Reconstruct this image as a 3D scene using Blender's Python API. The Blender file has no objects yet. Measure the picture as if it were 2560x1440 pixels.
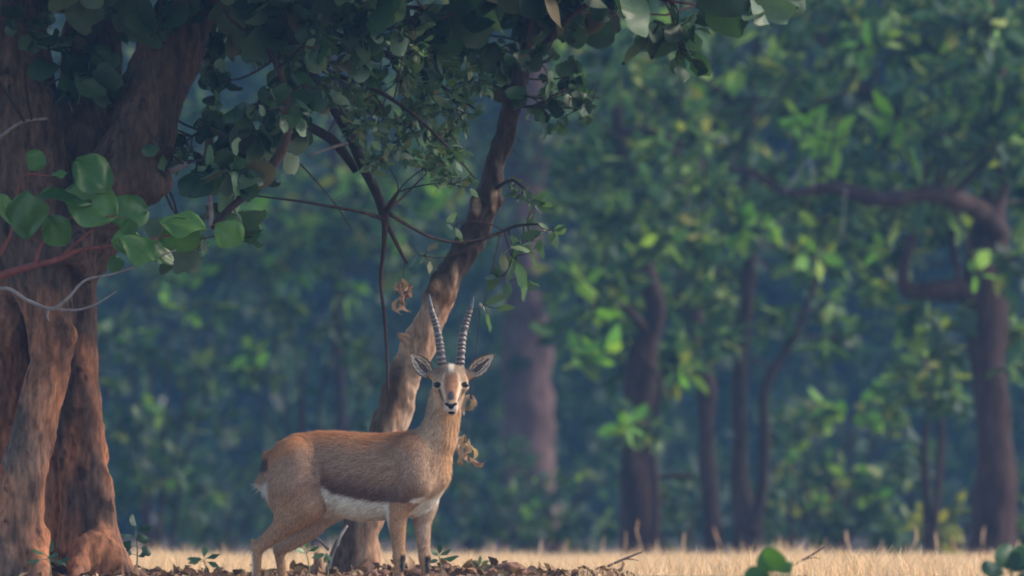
import bpy, math, random
import numpy as np
from mathutils import Vector, Matrix

random.seed(7)
rng = np.random.default_rng(7)
R = math.radians
sc = bpy.context.scene
col = sc.collection

# ------------------------------------------------------------------ camera
CAM_H, FPX, HOR = 0.5, 28000.0, 1180.0        # camera height (m), focal length and horizon row in photo pixels
cam_d = bpy.data.cameras.new('camera')
cam = bpy.data.objects.new('camera', cam_d)
col.objects.link(cam)
cam.location = (0, 0, CAM_H)
cam.rotation_euler = (R(90) + math.atan((HOR - 720) / FPX), 0, 0)
cam_d.sensor_width = 36.0
cam_d.lens = FPX / 2560 * 36.0
cam_d.clip_start = 0.5
cam_d.clip_end = 3000
cam_d.dof.use_dof = True
cam_d.dof.focus_distance = 40.2
cam_d.dof.aperture_fstop = 6.7
sc.camera = cam

# ------------------------------------------------------------------ sky, sun, exposure
SUN_EL, SUN_AZ = 40.0, 78.0                    # azimuth from +Y (view direction) towards +X (right)
world = bpy.data.worlds.new('World')
sc.world = world
world.use_nodes = True
wn = world.node_tree
sky = wn.nodes.new('ShaderNodeTexSky')
sky.sky_type = 'NISHITA'
sky.sun_disc = False
sky.sun_elevation = R(SUN_EL)
sky.sun_rotation = R(SUN_AZ)
sky.air_density = 1.3
sky.dust_density = 2.0
bg = wn.nodes['Background']
bg.inputs['Strength'].default_value = 0.12
wn.links.new(sky.outputs[0], bg.inputs['Color'])
sun_d = bpy.data.lights.new('sun', 'SUN')
sun_d.energy = 1.5
sun_d.angle = R(14)
sun_d.color = (1.0, 0.86, 0.68)
sun = bpy.data.objects.new('sun', sun_d)
col.objects.link(sun)
_sd = Vector((math.sin(R(SUN_AZ)) * math.cos(R(SUN_EL)), math.cos(R(SUN_AZ)) * math.cos(R(SUN_EL)), math.sin(R(SUN_EL))))
sun.rotation_euler = (-_sd).to_track_quat('-Z', 'Y').to_euler()
sun.location = (30, 20, 40)
sc.view_settings.view_transform = 'Standard'
sc.view_settings.look = 'None'
sc.view_settings.gamma = 1.0
sc.view_settings.use_curve_mapping = False
sc.view_settings.exposure = 1.6
sc.cycles.use_denoising = True
sc.cycles.max_bounces = 6
sc.cycles.diffuse_bounces = 3
sc.cycles.transmission_bounces = 3
sc.cycles.volume_bounces = 0
sc.cycles.filter_width = 1.7

# ------------------------------------------------------------------ helpers
def P(px, py, Y):
    """photo pixel at the distance Y (m) -> world point"""
    return np.array([(px - 1280) / FPX * Y, Y, CAM_H + (HOR - py) / FPX * Y])

def _hash(i, j, k):
    n = (i * 374761393 + j * 668265263 + k * 1274126177) & 0x7fffffff
    n = ((n ^ (n >> 13)) * 1103515245 + 12345) & 0x7fffffff
    n = ((n ^ (n >> 15)) * 1911520717) & 0x7fffffff
    return ((n ^ (n >> 14)) & 0xffff) / 32767.5 - 1.0

def vnoise(p):
    p = np.asarray(p, dtype=np.float64)
    i = np.floor(p).astype(np.int64)
    f = p - i
    u = f * f * (3 - 2 * f)
    r = 0
    for a in (0, 1):
        for b in (0, 1):
            for c in (0, 1):
                w = (u[..., 0] if a else 1 - u[..., 0]) * (u[..., 1] if b else 1 - u[..., 1]) * (u[..., 2] if c else 1 - u[..., 2])
                r = r + w * _hash(i[..., 0] + a, i[..., 1] + b, i[..., 2] + c)
    return r

def fbm(p, o=3):
    p = np.asarray(p, dtype=np.float64)
    r, a = 0, 1.0
    for k in range(o):
        r = r + a * vnoise(p + 17.3 * k)
        p = p * 2.03
        a *= 0.5
    return r

def mesh_np(name, v, faces, mat=None, smooth=True, colors=None, rnd=None):
    """faces: list of int arrays (n,3) / (n,4)"""
    v = np.asarray(v, dtype=np.float32)
    faces = [np.asarray(f, dtype=np.int32) for f in (faces if isinstance(faces, list) else [faces]) if len(f)]
    me = bpy.data.meshes.new(name)
    me.vertices.add(len(v))
    me.vertices.foreach_set('co', v.ravel())
    nl = sum(f.size for f in faces)
    nf = sum(len(f) for f in faces)
    me.loops.add(nl)
    me.loops.foreach_set('vertex_index', np.concatenate([f.ravel() for f in faces]))
    me.polygons.add(nf)
    tot = np.concatenate([np.full(len(f), f.shape[1], np.int32) for f in faces])
    st = np.concatenate([[0], np.cumsum(tot)[:-1]]).astype(np.int32)
    me.polygons.foreach_set('loop_start', st)
    me.polygons.foreach_set('loop_total', tot)
    me.polygons.foreach_set('use_smooth', np.full(nf, smooth))
    me.update(calc_edges=True)
    if colors is not None:
        a = me.color_attributes.new('tint', 'FLOAT_COLOR', 'POINT')
        c = np.ones((len(v), 4), np.float32)
        c[:, :3] = colors
        a.data.foreach_set('color', c.ravel())
    if rnd is not None:
        a = me.attributes.new('rnd', 'FLOAT', 'POINT')
        a.data.foreach_set('value', np.asarray(rnd, np.float32))
    if mat is not None:
        me.materials.append(mat)
    return me

def obj(name, me, parent=None, kind=None, loc=None):
    o = bpy.data.objects.new(name, me)
    col.objects.link(o)
    if parent is not None:
        o.parent = parent
    if loc is not None:
        o.location = loc
    if kind:
        o['kind'] = kind
    return o

def tag(o, label, cat, group=None):
    o['label'] = label
    o['category'] = cat
    if group:
        o['group'] = group
    return o

def thing(name, label, cat, loc, group=None):
    o = bpy.data.objects.new(name, None)
    col.objects.link(o)
    o.location = Vector([float(c) for c in loc])
    o.empty_display_size = 0.1
    return tag(o, label, cat, group)

def catmull(pts, n):
    """pts: (m,k) control values -> smooth curve sampled n per span"""
    p = np.asarray(pts, float)
    p = np.vstack([2 * p[0] - p[1], p, 2 * p[-1] - p[-2]])
    out = []
    for i in range(1, len(p) - 2):
        t = np.linspace(0, 1, n, endpoint=False)[:, None]
        a, b, c, d = p[i - 1], p[i], p[i + 1], p[i + 2]
        out.append(0.5 * ((2 * b) + (-a + c) * t + (2 * a - 5 * b + 4 * c - d) * t ** 2 + (-a + 3 * b - 3 * c + d) * t ** 3))
    out.append(p[-2][None])
    return np.vstack(out)

def tube(path, rad, seg=8, bumps=0.0, freq=6.0, cap=True):
    """a swept, tapered tube; returns verts, quads, tris"""
    path = np.asarray(path, float)
    rad = np.asarray(rad, float)
    n = len(path)
    T = np.gradient(path, axis=0)
    T /= np.linalg.norm(T, axis=1)[:, None] + 1e-9
    up = np.array([0.31, 0.9, 0.12])
    ang = np.linspace(0, 2 * np.pi, seg, endpoint=False)
    V = np.empty((n, seg, 3))
    for i in range(n):
        a = np.cross(T[i], up)
        a /= np.linalg.norm(a) + 1e-9
        b = np.cross(T[i], a)
        V[i] = path[i] + rad[i] * (np.cos(ang)[:, None] * a + np.sin(ang)[:, None] * b)
    if bumps:
        d = fbm(V * np.array([freq, freq, freq * 0.45]) , 3)[..., None]
        V = V + (V - path[:, None]) * d * bumps
    v = V.reshape(-1, 3)
    i, j = np.meshgrid(np.arange(n - 1), np.arange(seg), indexing='ij')
    q = np.stack([i * seg + j, i * seg + (j + 1) % seg, (i + 1) * seg + (j + 1) % seg, (i + 1) * seg + j], -1).reshape(-1, 4)
    t = np.zeros((0, 3), int)
    if cap:
        v = np.vstack([v, path[-1:], path[:1]])
        e = (n - 1) * seg
        k = np.arange(seg)
        t = np.vstack([np.stack([e + k, e + (k + 1) % seg, np.full(seg, n * seg)], -1),
                       np.stack([(k + 1) % seg, k, np.full(seg, n * seg + 1)], -1)])
    return v, q, t

class Soup:
    def __init__(s):
        s.v, s.q, s.t, s.n = [], [], [], 0
    def add(s, v, q=None, t=None):
        s.v.append(v)
        if q is not None and len(q): s.q.append(q + s.n)
        if t is not None and len(t): s.t.append(t + s.n)
        s.n += len(v)
    def mesh(s, name, mat, off=(0, 0, 0), **k):
        f = []
        if s.q: f.append(np.vstack(s.q))
        if s.t: f.append(np.vstack(s.t))
        return mesh_np(name, np.vstack(s.v) - np.asarray(off), f, mat, **k)

# ------------------------------------------------------------------ signed distance modelling
def surface_nets(F, org, h):
    ins = F < 0
    c8 = [(0,0,0),(1,0,0),(0,1,0),(1,1,0),(0,0,1),(1,0,1),(0,1,1),(1,1,1)]
    nx, ny, nz = F.shape
    sl = lambda a, b, c: (slice(a, nx - 1 + a), slice(b, ny - 1 + b), slice(c, nz - 1 + c))
    s = np.zeros((nx - 1, ny - 1, nz - 1), np.int8)
    for c in c8: s += ins[sl(*c)]
    idx = np.argwhere((s > 0) & (s < 8))
    val = np.stack([F[idx[:, 0] + a, idx[:, 1] + b, idx[:, 2] + c] for a, b, c in c8], 1)
    acc = np.zeros((len(idx), 3)); cnt = np.zeros(len(idx))
    C = np.array(c8, float)
    for a in range(8):
        for b in range(a + 1, 8):
            if np.abs(C[a] - C[b]).sum() != 1: continue
            fa, fb = val[:, a], val[:, b]
            m = (fa < 0) != (fb < 0)
            t = fa[m] / (fa[m] - fb[m])
            acc[m] += C[a] + t[:, None] * (C[b] - C[a])
            cnt[m] += 1
    v = (idx + acc / cnt[:, None]) * h + np.asarray(org)
    vid = np.full(s.shape, -1, np.int64)
    vid[idx[:, 0], idx[:, 1], idx[:, 2]] = np.arange(len(idx))
    quads = []
    for ax in range(3):
        o = [(1, 2), (2, 0), (0, 1)][ax]
        A = [slice(1, -1)] * 3; B = [slice(1, -1)] * 3
        A[ax] = slice(0, -1); B[ax] = slice(1, None)
        ia, ib = ins[tuple(A)], ins[tuple(B)]
        e = np.argwhere(ia != ib)
        flip = ib[e[:, 0], e[:, 1], e[:, 2]]
        g = e.copy()
        g[:, o[0]] += 1; g[:, o[1]] += 1
        def cell(d0, d1):
            c = g.copy(); c[:, o[0]] -= d0; c[:, o[1]] -= d1
            return vid[c[:, 0], c[:, 1], c[:, 2]]
        q = np.stack([cell(1, 1), cell(0, 1), cell(0, 0), cell(1, 0)], 1)
        q[flip] = q[flip][:, ::-1]
        quads.append(q)
    q = np.vstack(quads)
    return v, q[(q >= 0).all(1)]

def smin(a, b, k):
    h = np.maximum(k - np.abs(a - b), 0) / k
    return np.minimum(a, b) - h * h * k * 0.25

def d_chain(p, pts, rad):
    d = None
    for a, b, ra, rb in zip(pts[:-1], pts[1:], rad[:-1], rad[1:]):
        ab = b - a
        t = np.clip(((p - a) @ ab) / (ab @ ab + 1e-12), 0, 1)
        e = np.linalg.norm(p - a - t[..., None] * ab, axis=-1) - (ra + (rb - ra) * t)
        d = e if d is None else np.minimum(d, e)
    return d

def d_ell(p, c, r):
    q = (p - c) / r
    k0 = np.linalg.norm(q, axis=-1)
    return (k0 - 1) * np.min(r)

def sdf_mesh(prims, lo, hi, h):
    """prims: list of (function, bbox low, bbox high, k)"""
    n = np.ceil((np.asarray(hi) - lo) / h).astype(int) + 1
    F = np.full(n, 1.0, np.float32)
    ax = [lo[i] + h * np.arange(n[i]) for i in range(3)]
    for f, a, b, k in prims:
        m = k + 3 * h
        s = [slice(max(0, int((a[i] - m - lo[i]) / h)), min(n[i], int((b[i] + m - lo[i]) / h) + 2)) for i in range(3)]
        g = np.stack(np.meshgrid(ax[0][s[0]], ax[1][s[1]], ax[2][s[2]], indexing='ij'), -1)
        F[tuple(s)] = smin(F[tuple(s)], f(g).astype(np.float32), k)
    return surface_nets(F, lo, h)

def chain_prim(pts, rad, k):
    pts = [np.asarray(p, float) for p in pts]
    a = np.min([p - r for p, r in zip(pts, rad)], axis=0)
    b = np.max([p + r for p, r in zip(pts, rad)], axis=0)
    return (lambda g: d_chain(g, pts, rad), a, b, k)

def ell_prim(c, r, k):
    c, r = np.asarray(c, float), np.asarray(r, float)
    return (lambda g: d_ell(g, c, r), c - r, c + r, k)

def vnormals(v, q):
    n = np.zeros_like(v)
    a = np.cross(v[q[:, 2]] - v[q[:, 0]], v[q[:, 3 if q.shape[1] > 3 else 1]] - v[q[:, 1 if q.shape[1] > 3 else 0]])
    for k in range(q.shape[1]):
        np.add.at(n, q[:, k], a)
    return n / (np.linalg.norm(n, axis=1)[:, None] + 1e-12)

def relax(v, q, it, w=0.5):
    for _ in range(it):
        s = np.zeros_like(v); c = np.zeros(len(v))
        for k in range(4):
            a, b = q[:, k], q[:, (k + 1) % 4]
            np.add.at(s, a, v[b]); np.add.at(c, a, 1)
            np.add.at(s, b, v[a]); np.add.at(c, b, 1)
        v = v + w * (s / c[:, None] - v)
    return v

# ------------------------------------------------------------------ materials
def new_mat(name):
    m = bpy.data.materials.new(name)
    m.use_nodes = True
    nt = m.node_tree
    b = nt.nodes['Principled BSDF']
    return m, nt, b

def node(nt, t, **k):
    n = nt.nodes.new(t)
    for a, v in k.items():
        setattr(n, a, v)
    return n

def ramp(nt, stops):
    r = node(nt, 'ShaderNodeValToRGB')
    e = r.color_ramp.elements
    while len(e) < len(stops): e.new(0.5)
    for x, (p, c) in zip(e, stops):
        x.position = p
        x.color = (*c, 1)
    return r

def noise(nt, scale, detail=4, rough=0.6, coord=None, vec=None):
    n = node(nt, 'ShaderNodeTexNoise')
    n.inputs['Scale'].default_value = scale
    n.inputs['Detail'].default_value = detail
    n.inputs['Roughness'].default_value = rough
    if coord is not None:
        if vec:
            m = node(nt, 'ShaderNodeMapping')
            m.inputs['Scale'].default_value = vec
            nt.links.new(coord, m.inputs['Vector'])
            coord = m.outputs[0]
        nt.links.new(coord, n.inputs['Vector'])
    return n

def mixc(nt, fac, a, b, blend='MIX'):
    m = node(nt, 'ShaderNodeMix', data_type='RGBA', blend_type=blend)
    for s, v in (('Factor', fac), ('A', a), ('B', b)):
        i = [x for x in m.inputs if x.name == s and (x.type == ('VALUE' if s == 'Factor' else 'RGBA'))][0]
        if hasattr(v, 'is_linked'):
            nt.links.new(v, i)
        else:
            i.default_value = v if s == 'Factor' else (*v, 1)
    return [x for x in m.outputs if x.type == 'RGBA'][0]

def bump(nt, b, h, strength, dist):
    n = node(nt, 'ShaderNodeBump')
    n.inputs['Strength'].default_value = strength
    n.inputs['Distance'].default_value = dist
    nt.links.new(h, n.inputs['Height'])
    nt.links.new(n.outputs[0], b.inputs['Normal'])

def leaf_mat(name, stops, transl=0.35, rough=0.5, spec=0.35, tcol=(1.1, 1.25, 0.6)):
    m, nt, b = new_mat(name)
    at = node(nt, 'ShaderNodeAttribute', attribute_name='rnd')
    oi = node(nt, 'ShaderNodeObjectInfo')
    ad = node(nt, 'ShaderNodeMath', operation='ADD')
    fr = node(nt, 'ShaderNodeMath', operation='FRACT')
    nt.links.new(at.outputs['Fac'], ad.inputs[0]); nt.links.new(oi.outputs['Random'], ad.inputs[1])
    nt.links.new(ad.outputs[0], fr.inputs[0])
    r = ramp(nt, stops)
    nt.links.new(fr.outputs[0], r.inputs[0])
    tc = node(nt, 'ShaderNodeTexCoord')
    n = noise(nt, 9.0, 3, 0.6, node(nt, 'ShaderNodeNewGeometry').outputs['Position'])
    rr = ramp(nt, [(0.3, (0.72, 0.75, 0.7)), (0.7, (1.2, 1.15, 1.05))])
    nt.links.new(n.outputs['Fac'], rr.inputs[0])
    c = mixc(nt, 1.0, r.outputs[0], rr.outputs[0], 'MULTIPLY')
    nt.links.new(c, b.inputs['Base Color'])
    b.inputs['Roughness'].default_value = rough
    b.inputs['Specular IOR Level'].default_value = spec
    tr = node(nt, 'ShaderNodeBsdfTranslucent')
    ct = mixc(nt, 1.0, c, tcol, 'MULTIPLY')
    nt.links.new(ct, tr.inputs['Color'])
    mx = node(nt, 'ShaderNodeMixShader')
    mx.inputs[0].default_value = transl
    nt.links.new(b.outputs[0], mx.inputs[1]); nt.links.new(tr.outputs[0], mx.inputs[2])
    nt.links.new(mx.outputs[0], nt.nodes['Material Output'].inputs['Surface'])
    return m

def bark_mat(name, c0, c1, c2, scale=5.0, bstr=0.7, dist=0.02):
    m, nt, b = new_mat(name)
    g = node(nt, 'ShaderNodeNewGeometry').outputs['Position']
    n1 = noise(nt, scale, 6, 0.65, g, (1.6, 1.6, 0.4))
    r = ramp(nt, [(0.34, c0), (0.52, c1), (0.70, c2)])
    nt.links.new(n1.outputs['Fac'], r.inputs[0])
    n2 = noise(nt, scale * 6, 6, 0.75, g, (1.4, 1.4, 0.30))
    r2 = ramp(nt, [(0.33, (0.22, 0.20, 0.20)), (0.47, (0.85, 0.82, 0.8)), (0.68, (1.3, 1.26, 1.22))])
    nt.links.new(n2.outputs['Fac'], r2.inputs[0])
    c = mixc(nt, 0.85, r.outputs[0], r2.outputs[0], 'MULTIPLY')
    n3 = noise(nt, 3.3, 2, 0.5, g)
    r3 = ramp(nt, [(0.62, (0, 0, 0)), (0.68, (1, 1, 1))])
    nt.links.new(n3.outputs['Fac'], r3.inputs[0])
    c = mixc(nt, r3.outputs[0], c, mixc(nt, 1.0, c, (0.5, 0.48, 0.5), 'MULTIPLY'))
    nt.links.new(c, b.inputs['Base Color'])
    b.inputs['Roughness'].default_value = 0.9
    b.inputs['Specular IOR Level'].default_value = 0.2
    bump(nt, b, n2.outputs['Fac'], bstr, dist)
    return m

def plain_mat(name, c, rough=0.8, var=0.35, scale=30.0, spec=0.3):
    m, nt, b = new_mat(name)
    n = noise(nt, scale, 4, 0.6, node(nt, 'ShaderNodeTexCoord').outputs['Object'])
    r = ramp(nt, [(0.3, tuple(x * (1 - var) for x in c)), (0.7, tuple(min(1, x * (1 + var)) for x in c))])
    nt.links.new(n.outputs['Fac'], r.inputs[0])
    nt.links.new(r.outputs[0], b.inputs['Base Color'])
    b.inputs['Roughness'].default_value = rough
    b.inputs['Specular IOR Level'].default_value = spec
    return m

def tint_mat(name, rough=0.8, var=0.25, scale=220.0, spec=0.2, vec=None, transl=0.0):
    """colour comes from the per-vertex colour of the thing itself"""
    m, nt, b = new_mat(name)
    at = node(nt, 'ShaderNodeAttribute', attribute_name='tint')
    n = noise(nt, scale, 3, 0.6, node(nt, 'ShaderNodeTexCoord').outputs['Object'], vec)
    r = ramp(nt, [(0.3, (1 - var,) * 3), (0.7, (1 + var,) * 3)])
    nt.links.new(n.outputs['Fac'], r.inputs[0])
    c = mixc(nt, 1.0, at.outputs['Color'], r.outputs[0], 'MULTIPLY')
    nt.links.new(c, b.inputs['Base Color'])
    b.inputs['Roughness'].default_value = rough
    b.inputs['Specular IOR Level'].default_value = spec
    return m

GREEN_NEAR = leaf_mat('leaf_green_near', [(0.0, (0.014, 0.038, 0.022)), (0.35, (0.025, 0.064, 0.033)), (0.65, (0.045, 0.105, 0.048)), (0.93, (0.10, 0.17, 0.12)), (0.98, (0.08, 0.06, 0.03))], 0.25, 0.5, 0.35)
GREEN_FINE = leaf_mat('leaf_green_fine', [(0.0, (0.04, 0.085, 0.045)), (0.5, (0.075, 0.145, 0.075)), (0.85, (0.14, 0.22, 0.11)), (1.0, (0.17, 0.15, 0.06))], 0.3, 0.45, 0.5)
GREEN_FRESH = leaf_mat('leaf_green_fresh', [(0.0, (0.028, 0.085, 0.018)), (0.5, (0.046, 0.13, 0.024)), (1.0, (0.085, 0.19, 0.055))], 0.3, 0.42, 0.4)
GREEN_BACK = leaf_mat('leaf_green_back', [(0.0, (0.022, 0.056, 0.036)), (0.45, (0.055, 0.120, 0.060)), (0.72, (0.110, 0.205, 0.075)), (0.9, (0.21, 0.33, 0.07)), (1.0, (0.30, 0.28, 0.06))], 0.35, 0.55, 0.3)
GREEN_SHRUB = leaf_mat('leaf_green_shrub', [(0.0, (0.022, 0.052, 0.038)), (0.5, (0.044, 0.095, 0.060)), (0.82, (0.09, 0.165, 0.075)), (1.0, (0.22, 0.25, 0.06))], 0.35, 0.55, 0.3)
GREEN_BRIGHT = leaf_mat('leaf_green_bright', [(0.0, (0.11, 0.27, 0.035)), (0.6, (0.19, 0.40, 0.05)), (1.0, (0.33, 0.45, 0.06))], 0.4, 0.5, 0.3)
GREEN_YELLOW = leaf_mat('leaf_green_yellow', [(0.0, (0.09, 0.13, 0.04)), (0.5, (0.20, 0.22, 0.05)), (1.0, (0.34, 0.30, 0.06))], 0.4, 0.55, 0.3)
GREEN_FAR = leaf_mat('leaf_green_far', [(0.0, (0.010, 0.026, 0.020)), (0.5, (0.020, 0.048, 0.030)), (0.85, (0.042, 0.090, 0.040)), (1.0, (0.09, 0.14, 0.05))], 0.3, 0.6, 0.2)
DRY_LEAF = leaf_mat('leaf_dry', [(0.0, (0.24, 0.13, 0.10)), (0.6, (0.42, 0.26, 0.20)), (1.0, (0.60, 0.44, 0.36))], 0.2, 0.7, 0.2)
BARK_BIG = bark_mat('bark_big', (0.10, 0.055, 0.035), (0.27, 0.135, 0.075), (0.34, 0.25, 0.19), 4.5)
BARK_LEAN = bark_mat('bark_leaning', (0.11, 0.06, 0.04), (0.26, 0.14, 0.09), (0.42, 0.28, 0.20), 6.5)
BARK_DARK = bark_mat('bark_dark', (0.026, 0.016, 0.016), (0.045, 0.026, 0.024), (0.08, 0.05, 0.04), 5.0)
BARK_BACK = bark_mat('bark_back', (0.024, 0.013, 0.014), (0.042, 0.021, 0.020), (0.068, 0.038, 0.034), 5.0)
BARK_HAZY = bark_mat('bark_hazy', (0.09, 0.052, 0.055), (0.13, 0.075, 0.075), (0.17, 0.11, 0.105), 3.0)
TWIG_GREY = plain_mat('twig_grey', (0.19, 0.16, 0.16))
TWIG_PALE = plain_mat('twig_pale', (0.25, 0.23, 0.23))
TWIG_RED = plain_mat('twig_red', (0.16, 0.045, 0.035))
TWIG_GREEN = plain_mat('twig_green', (0.16, 0.17, 0.09))

# ------------------------------------------------------------------ ground
def gz(x, y):
    x, y = np.asarray(x, float), np.asarray(y, float)
    z = np.interp(y, [-50, 40.55, 41.6, 43.4, 47, 55, 70, 85, 100, 140, 2000], [0, 0, 0.03, 0.088, 0.068, 0.0, -0.105, -0.21, -0.31, -0.48, -0.48])
    z = z + 0.062 * np.exp(-((x + 1.75) / 0.62) ** 2 - ((y - 42.0) / 0.9) ** 2)
    z = z + 0.022 * np.exp(-((x + 0.22) / 0.40) ** 2 - ((y - 43.2) / 0.5) ** 2)
    p = np.stack([x * 2.6, y * 2.6, np.zeros_like(x)], -1)
    w = np.clip((y - 40.7) / 1.0, 0, 1) * np.clip((60 - y) / 10, 0.2, 1)
    return z + w * 0.011 * fbm(p, 4)

def axis(dense_lo, dense_hi, step, lo, hi):
    a = list(np.arange(dense_lo, dense_hi + 1e-6, step))
    s, x = step, a[-1]
    while x < hi:
        s *= 1.22; x = min(hi, x + s); a.append(x)
    s, x = step, a[0]; b = []
    while x > lo:
        s *= 1.22; x = max(lo, x - s); b.append(x)
    return np.array(b[::-1] + a)

gx, gy = axis(-3.4, 3.4, 0.05, -420, 420), axis(40.2, 46, 0.05, -120, 480)
GX, GY = np.meshgrid(gx, gy, indexing='ij')
gv = np.stack([GX, GY, gz(GX, GY)], -1).reshape(-1, 3)
ii, jj = np.meshgrid(np.arange(len(gx) - 1), np.arange(len(gy) - 1), indexing='ij')
ny_ = len(gy)
gq = np.stack([ii * ny_ + jj, (ii + 1) * ny_ + jj, (ii + 1) * ny_ + jj + 1, ii * ny_ + jj + 1], -1).reshape(-1, 4)
m, nt, b = new_mat('earth')
g = node(nt, 'ShaderNodeNewGeometry').outputs['Position']
n1 = noise(nt, 1.4, 5, 0.65, g)
r1 = ramp(nt, [(0.35, (0.13, 0.075, 0.05)), (0.5, (0.21, 0.13, 0.085)), (0.68, (0.36, 0.26, 0.16))])
nt.links.new(n1.outputs['Fac'], r1.inputs[0])
n2 = noise(nt, 38, 5, 0.7, g)
r2 = ramp(nt, [(0.35, (0.5, 0.5, 0.5)), (0.65, (1.2, 1.2, 1.2))])
nt.links.new(n2.outputs['Fac'], r2.inputs[0])
sx = node(nt, 'ShaderNodeSeparateXYZ'); nt.links.new(g, sx.inputs[0])
mr = node(nt, 'ShaderNodeMapRange'); nt.links.new(sx.outputs['Y'], mr.inputs[0])
mr.inputs[1].default_value = 84; mr.inputs[2].default_value = 92        # meadow earth gives way to dark woodland humus
floor_c = mixc(nt, mr.outputs[0], r1.outputs[0], (0.045, 0.03, 0.024))
nt.links.new(mixc(nt, 0.8, floor_c, r2.outputs[0], 'MULTIPLY'), b.inputs['Base Color'])
b.inputs['Roughness'].default_value = 0.95
bump(nt, b, n2.outputs['Fac'], 0.8, 0.03)
obj('ground', mesh_np('ground', gv, gq, m), kind='structure')

# ------------------------------------------------------------------ leaves and trees
def leaf_template(shape, fine=False):
    """base at the origin, tip at +X, face up (+Z); verts, quads, tris"""
    if shape == 'round':
        st = [(0.0, 0.02), (0.10, 0.20), (0.30, 0.40), (0.55, 0.47), (0.80, 0.36), (0.95, 0.16), (1.0, 0.03)]
    elif shape == 'oval':
        st = [(0.0, 0.02), (0.2, 0.17), (0.5, 0.25), (0.78, 0.15), (1.0, 0.01)]
    else:
        st = [(0.0, 0.03), (0.35, 0.36), (0.72, 0.30), (1.0, 0.03)]
    if shape == 'round':
        xs_ = np.array([0, .05, .12, .22, .35, .5, .65, .78, .88, .95, 1.0])
        st = [(x, w) for x, w in zip(xs_, [.02, .11, .22, .335, .425, .468, .45, .378, .272, .168, .04])]
    v = []
    for x, w in st:
        z = -0.16 * x * x
        e = 0.22 * w
        v += [(x, -w, z + e + 0.04 * math.sin(9 * x)), (x, 0, z), (x, w, z + e - 0.04 * math.sin(7 * x))]
    q = []
    for i in range(len(st) - 1):
        a = 3 * i
        q += [(a, a + 3, a + 4, a + 1), (a + 1, a + 4, a + 5, a + 2)]
    return np.array(v), np.array(q)

LEAF = {k: leaf_template(k) for k in ('round', 'oval', 'card')}
LEAF['far'] = (np.array([(0, 0, 0), (.45, -.36, .07), (1, 0, -.16), (.5, 0, -.03), (.55, .36, .06)]), np.array([(0, 1, 2, 3), (0, 3, 2, 4)]))
def vary(base, seed, amp):
    v, q = LEAF[base]
    g_ = np.random.default_rng(seed)
    v = v.copy()
    a, b_, c_ = g_.uniform(-1, 1, 3)
    x, y = v[:, 0].copy(), v[:, 1].copy()
    v[:, 2] += amp * (a * .45 * x * x + b_ * .6 * x * y + c_ * .9 * y * y * np.sign(y) - .35 * np.abs(y)) + g_.normal(0, .018 * amp, len(v))
    v[:, 1] += amp * .16 * a * x * x + .12 * np.abs(y) * c_
    v[:, 1] *= 1 + .15 * b_
    return v, q
def curl(seed):
    g_ = np.random.default_rng(seed)
    v, q = leaf_template('round')
    v = v.copy()
    th = v[:, 1] * g_.uniform(3.2, 5.5)
    v[:, 1] = np.sin(th) * .17
    v[:, 2] = (1 - np.cos(th)) * .17 + .35 * np.sin(v[:, 0] * 3) * g_.uniform(-1, 1) + g_.normal(0, .035, len(v))
    v[:, 1] += .25 * g_.uniform(-1, 1) * v[:, 0] ** 2
    return v, q
for i_ in range(1, 5):
    LEAF['curl' + str(i_)] = curl(i_ + 60)
for k_ in ('round', 'oval'):
    for i_ in range(1, 5):
        LEAF[k_ + str(i_)] = vary(k_, 31 * i_ + len(k_), 1.7 if k_ == 'round' else 1.1)
def broad_template(seed):
    g_ = np.random.default_rng(seed)
    nu, nv = 15, 13
    V = []
    a, b_ = g_.uniform(-.5, .5, 2)
    for i in range(nu):
        t = i / (nu - 1)
        w = np.interp(t, [0, .06, .2, .4, .6, .8, .92, 1], [.02, .16, .34, .45, .49, .41, .26, .06])
        for j in range(nv):
            s_ = 2 * j / (nv - 1) - 1
            y = w * s_
            x = t - .05 * t ** 6 * (1 - abs(s_)) + .02 * math.sin(6 * s_ + 3 * a)
            vein = abs(math.sin(math.pi * (t * 4.2 - abs(y) * 3.0)))
            z = -.28 * x * x + .42 * abs(y) - .85 * y * y * (1 + 1.2 * a * np.sign(y)) + .026 * (1 - vein) ** 2 + .06 * math.sin(8 * t + 4 * s_ + 5 * a) * abs(s_) + b_ * .25 * x * y
            V.append((x, y * (1 + .22 * a * np.sign(s_)) * (1 + .07 * math.sin(7 * t + 9 * b_)) + .2 * b_ * x * x, z))
    i, j = np.meshgrid(np.arange(nu - 1), np.arange(nv - 1), indexing='ij')
    return np.array(V), np.stack([i * nv + j, (i + 1) * nv + j, (i + 1) * nv + j + 1, i * nv + j + 1], -1).reshape(-1, 4)
for i_ in range(1, 5):
    LEAF['broad' + str(i_)] = broad_template(i_)
LEAF_MESH = {}
def leaf_mesh(shape, mat):
    k = (shape, mat.name)
    if k not in LEAF_MESH:
        v, q = LEAF[shape]
        LEAF_MESH[k] = mesh_np('leaf', v, q, mat, rnd=np.zeros(len(v)))
    return LEAF_MESH[k]

def frame(d, n):
    d = d / (np.linalg.norm(d) + 1e-9)
    s = np.cross(n, d)
    l = np.linalg.norm(s)
    if l < 1e-3:
        s = np.cross([0.3, 0.5, 0.8], d); l = np.linalg.norm(s)
    s /= l
    return np.stack([d, s, np.cross(d, s)], 1)

def proj(p):
    return 1280 + p[0] / p[1] * FPX, HOR - (p[2] - CAM_H) / p[1] * FPX

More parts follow.
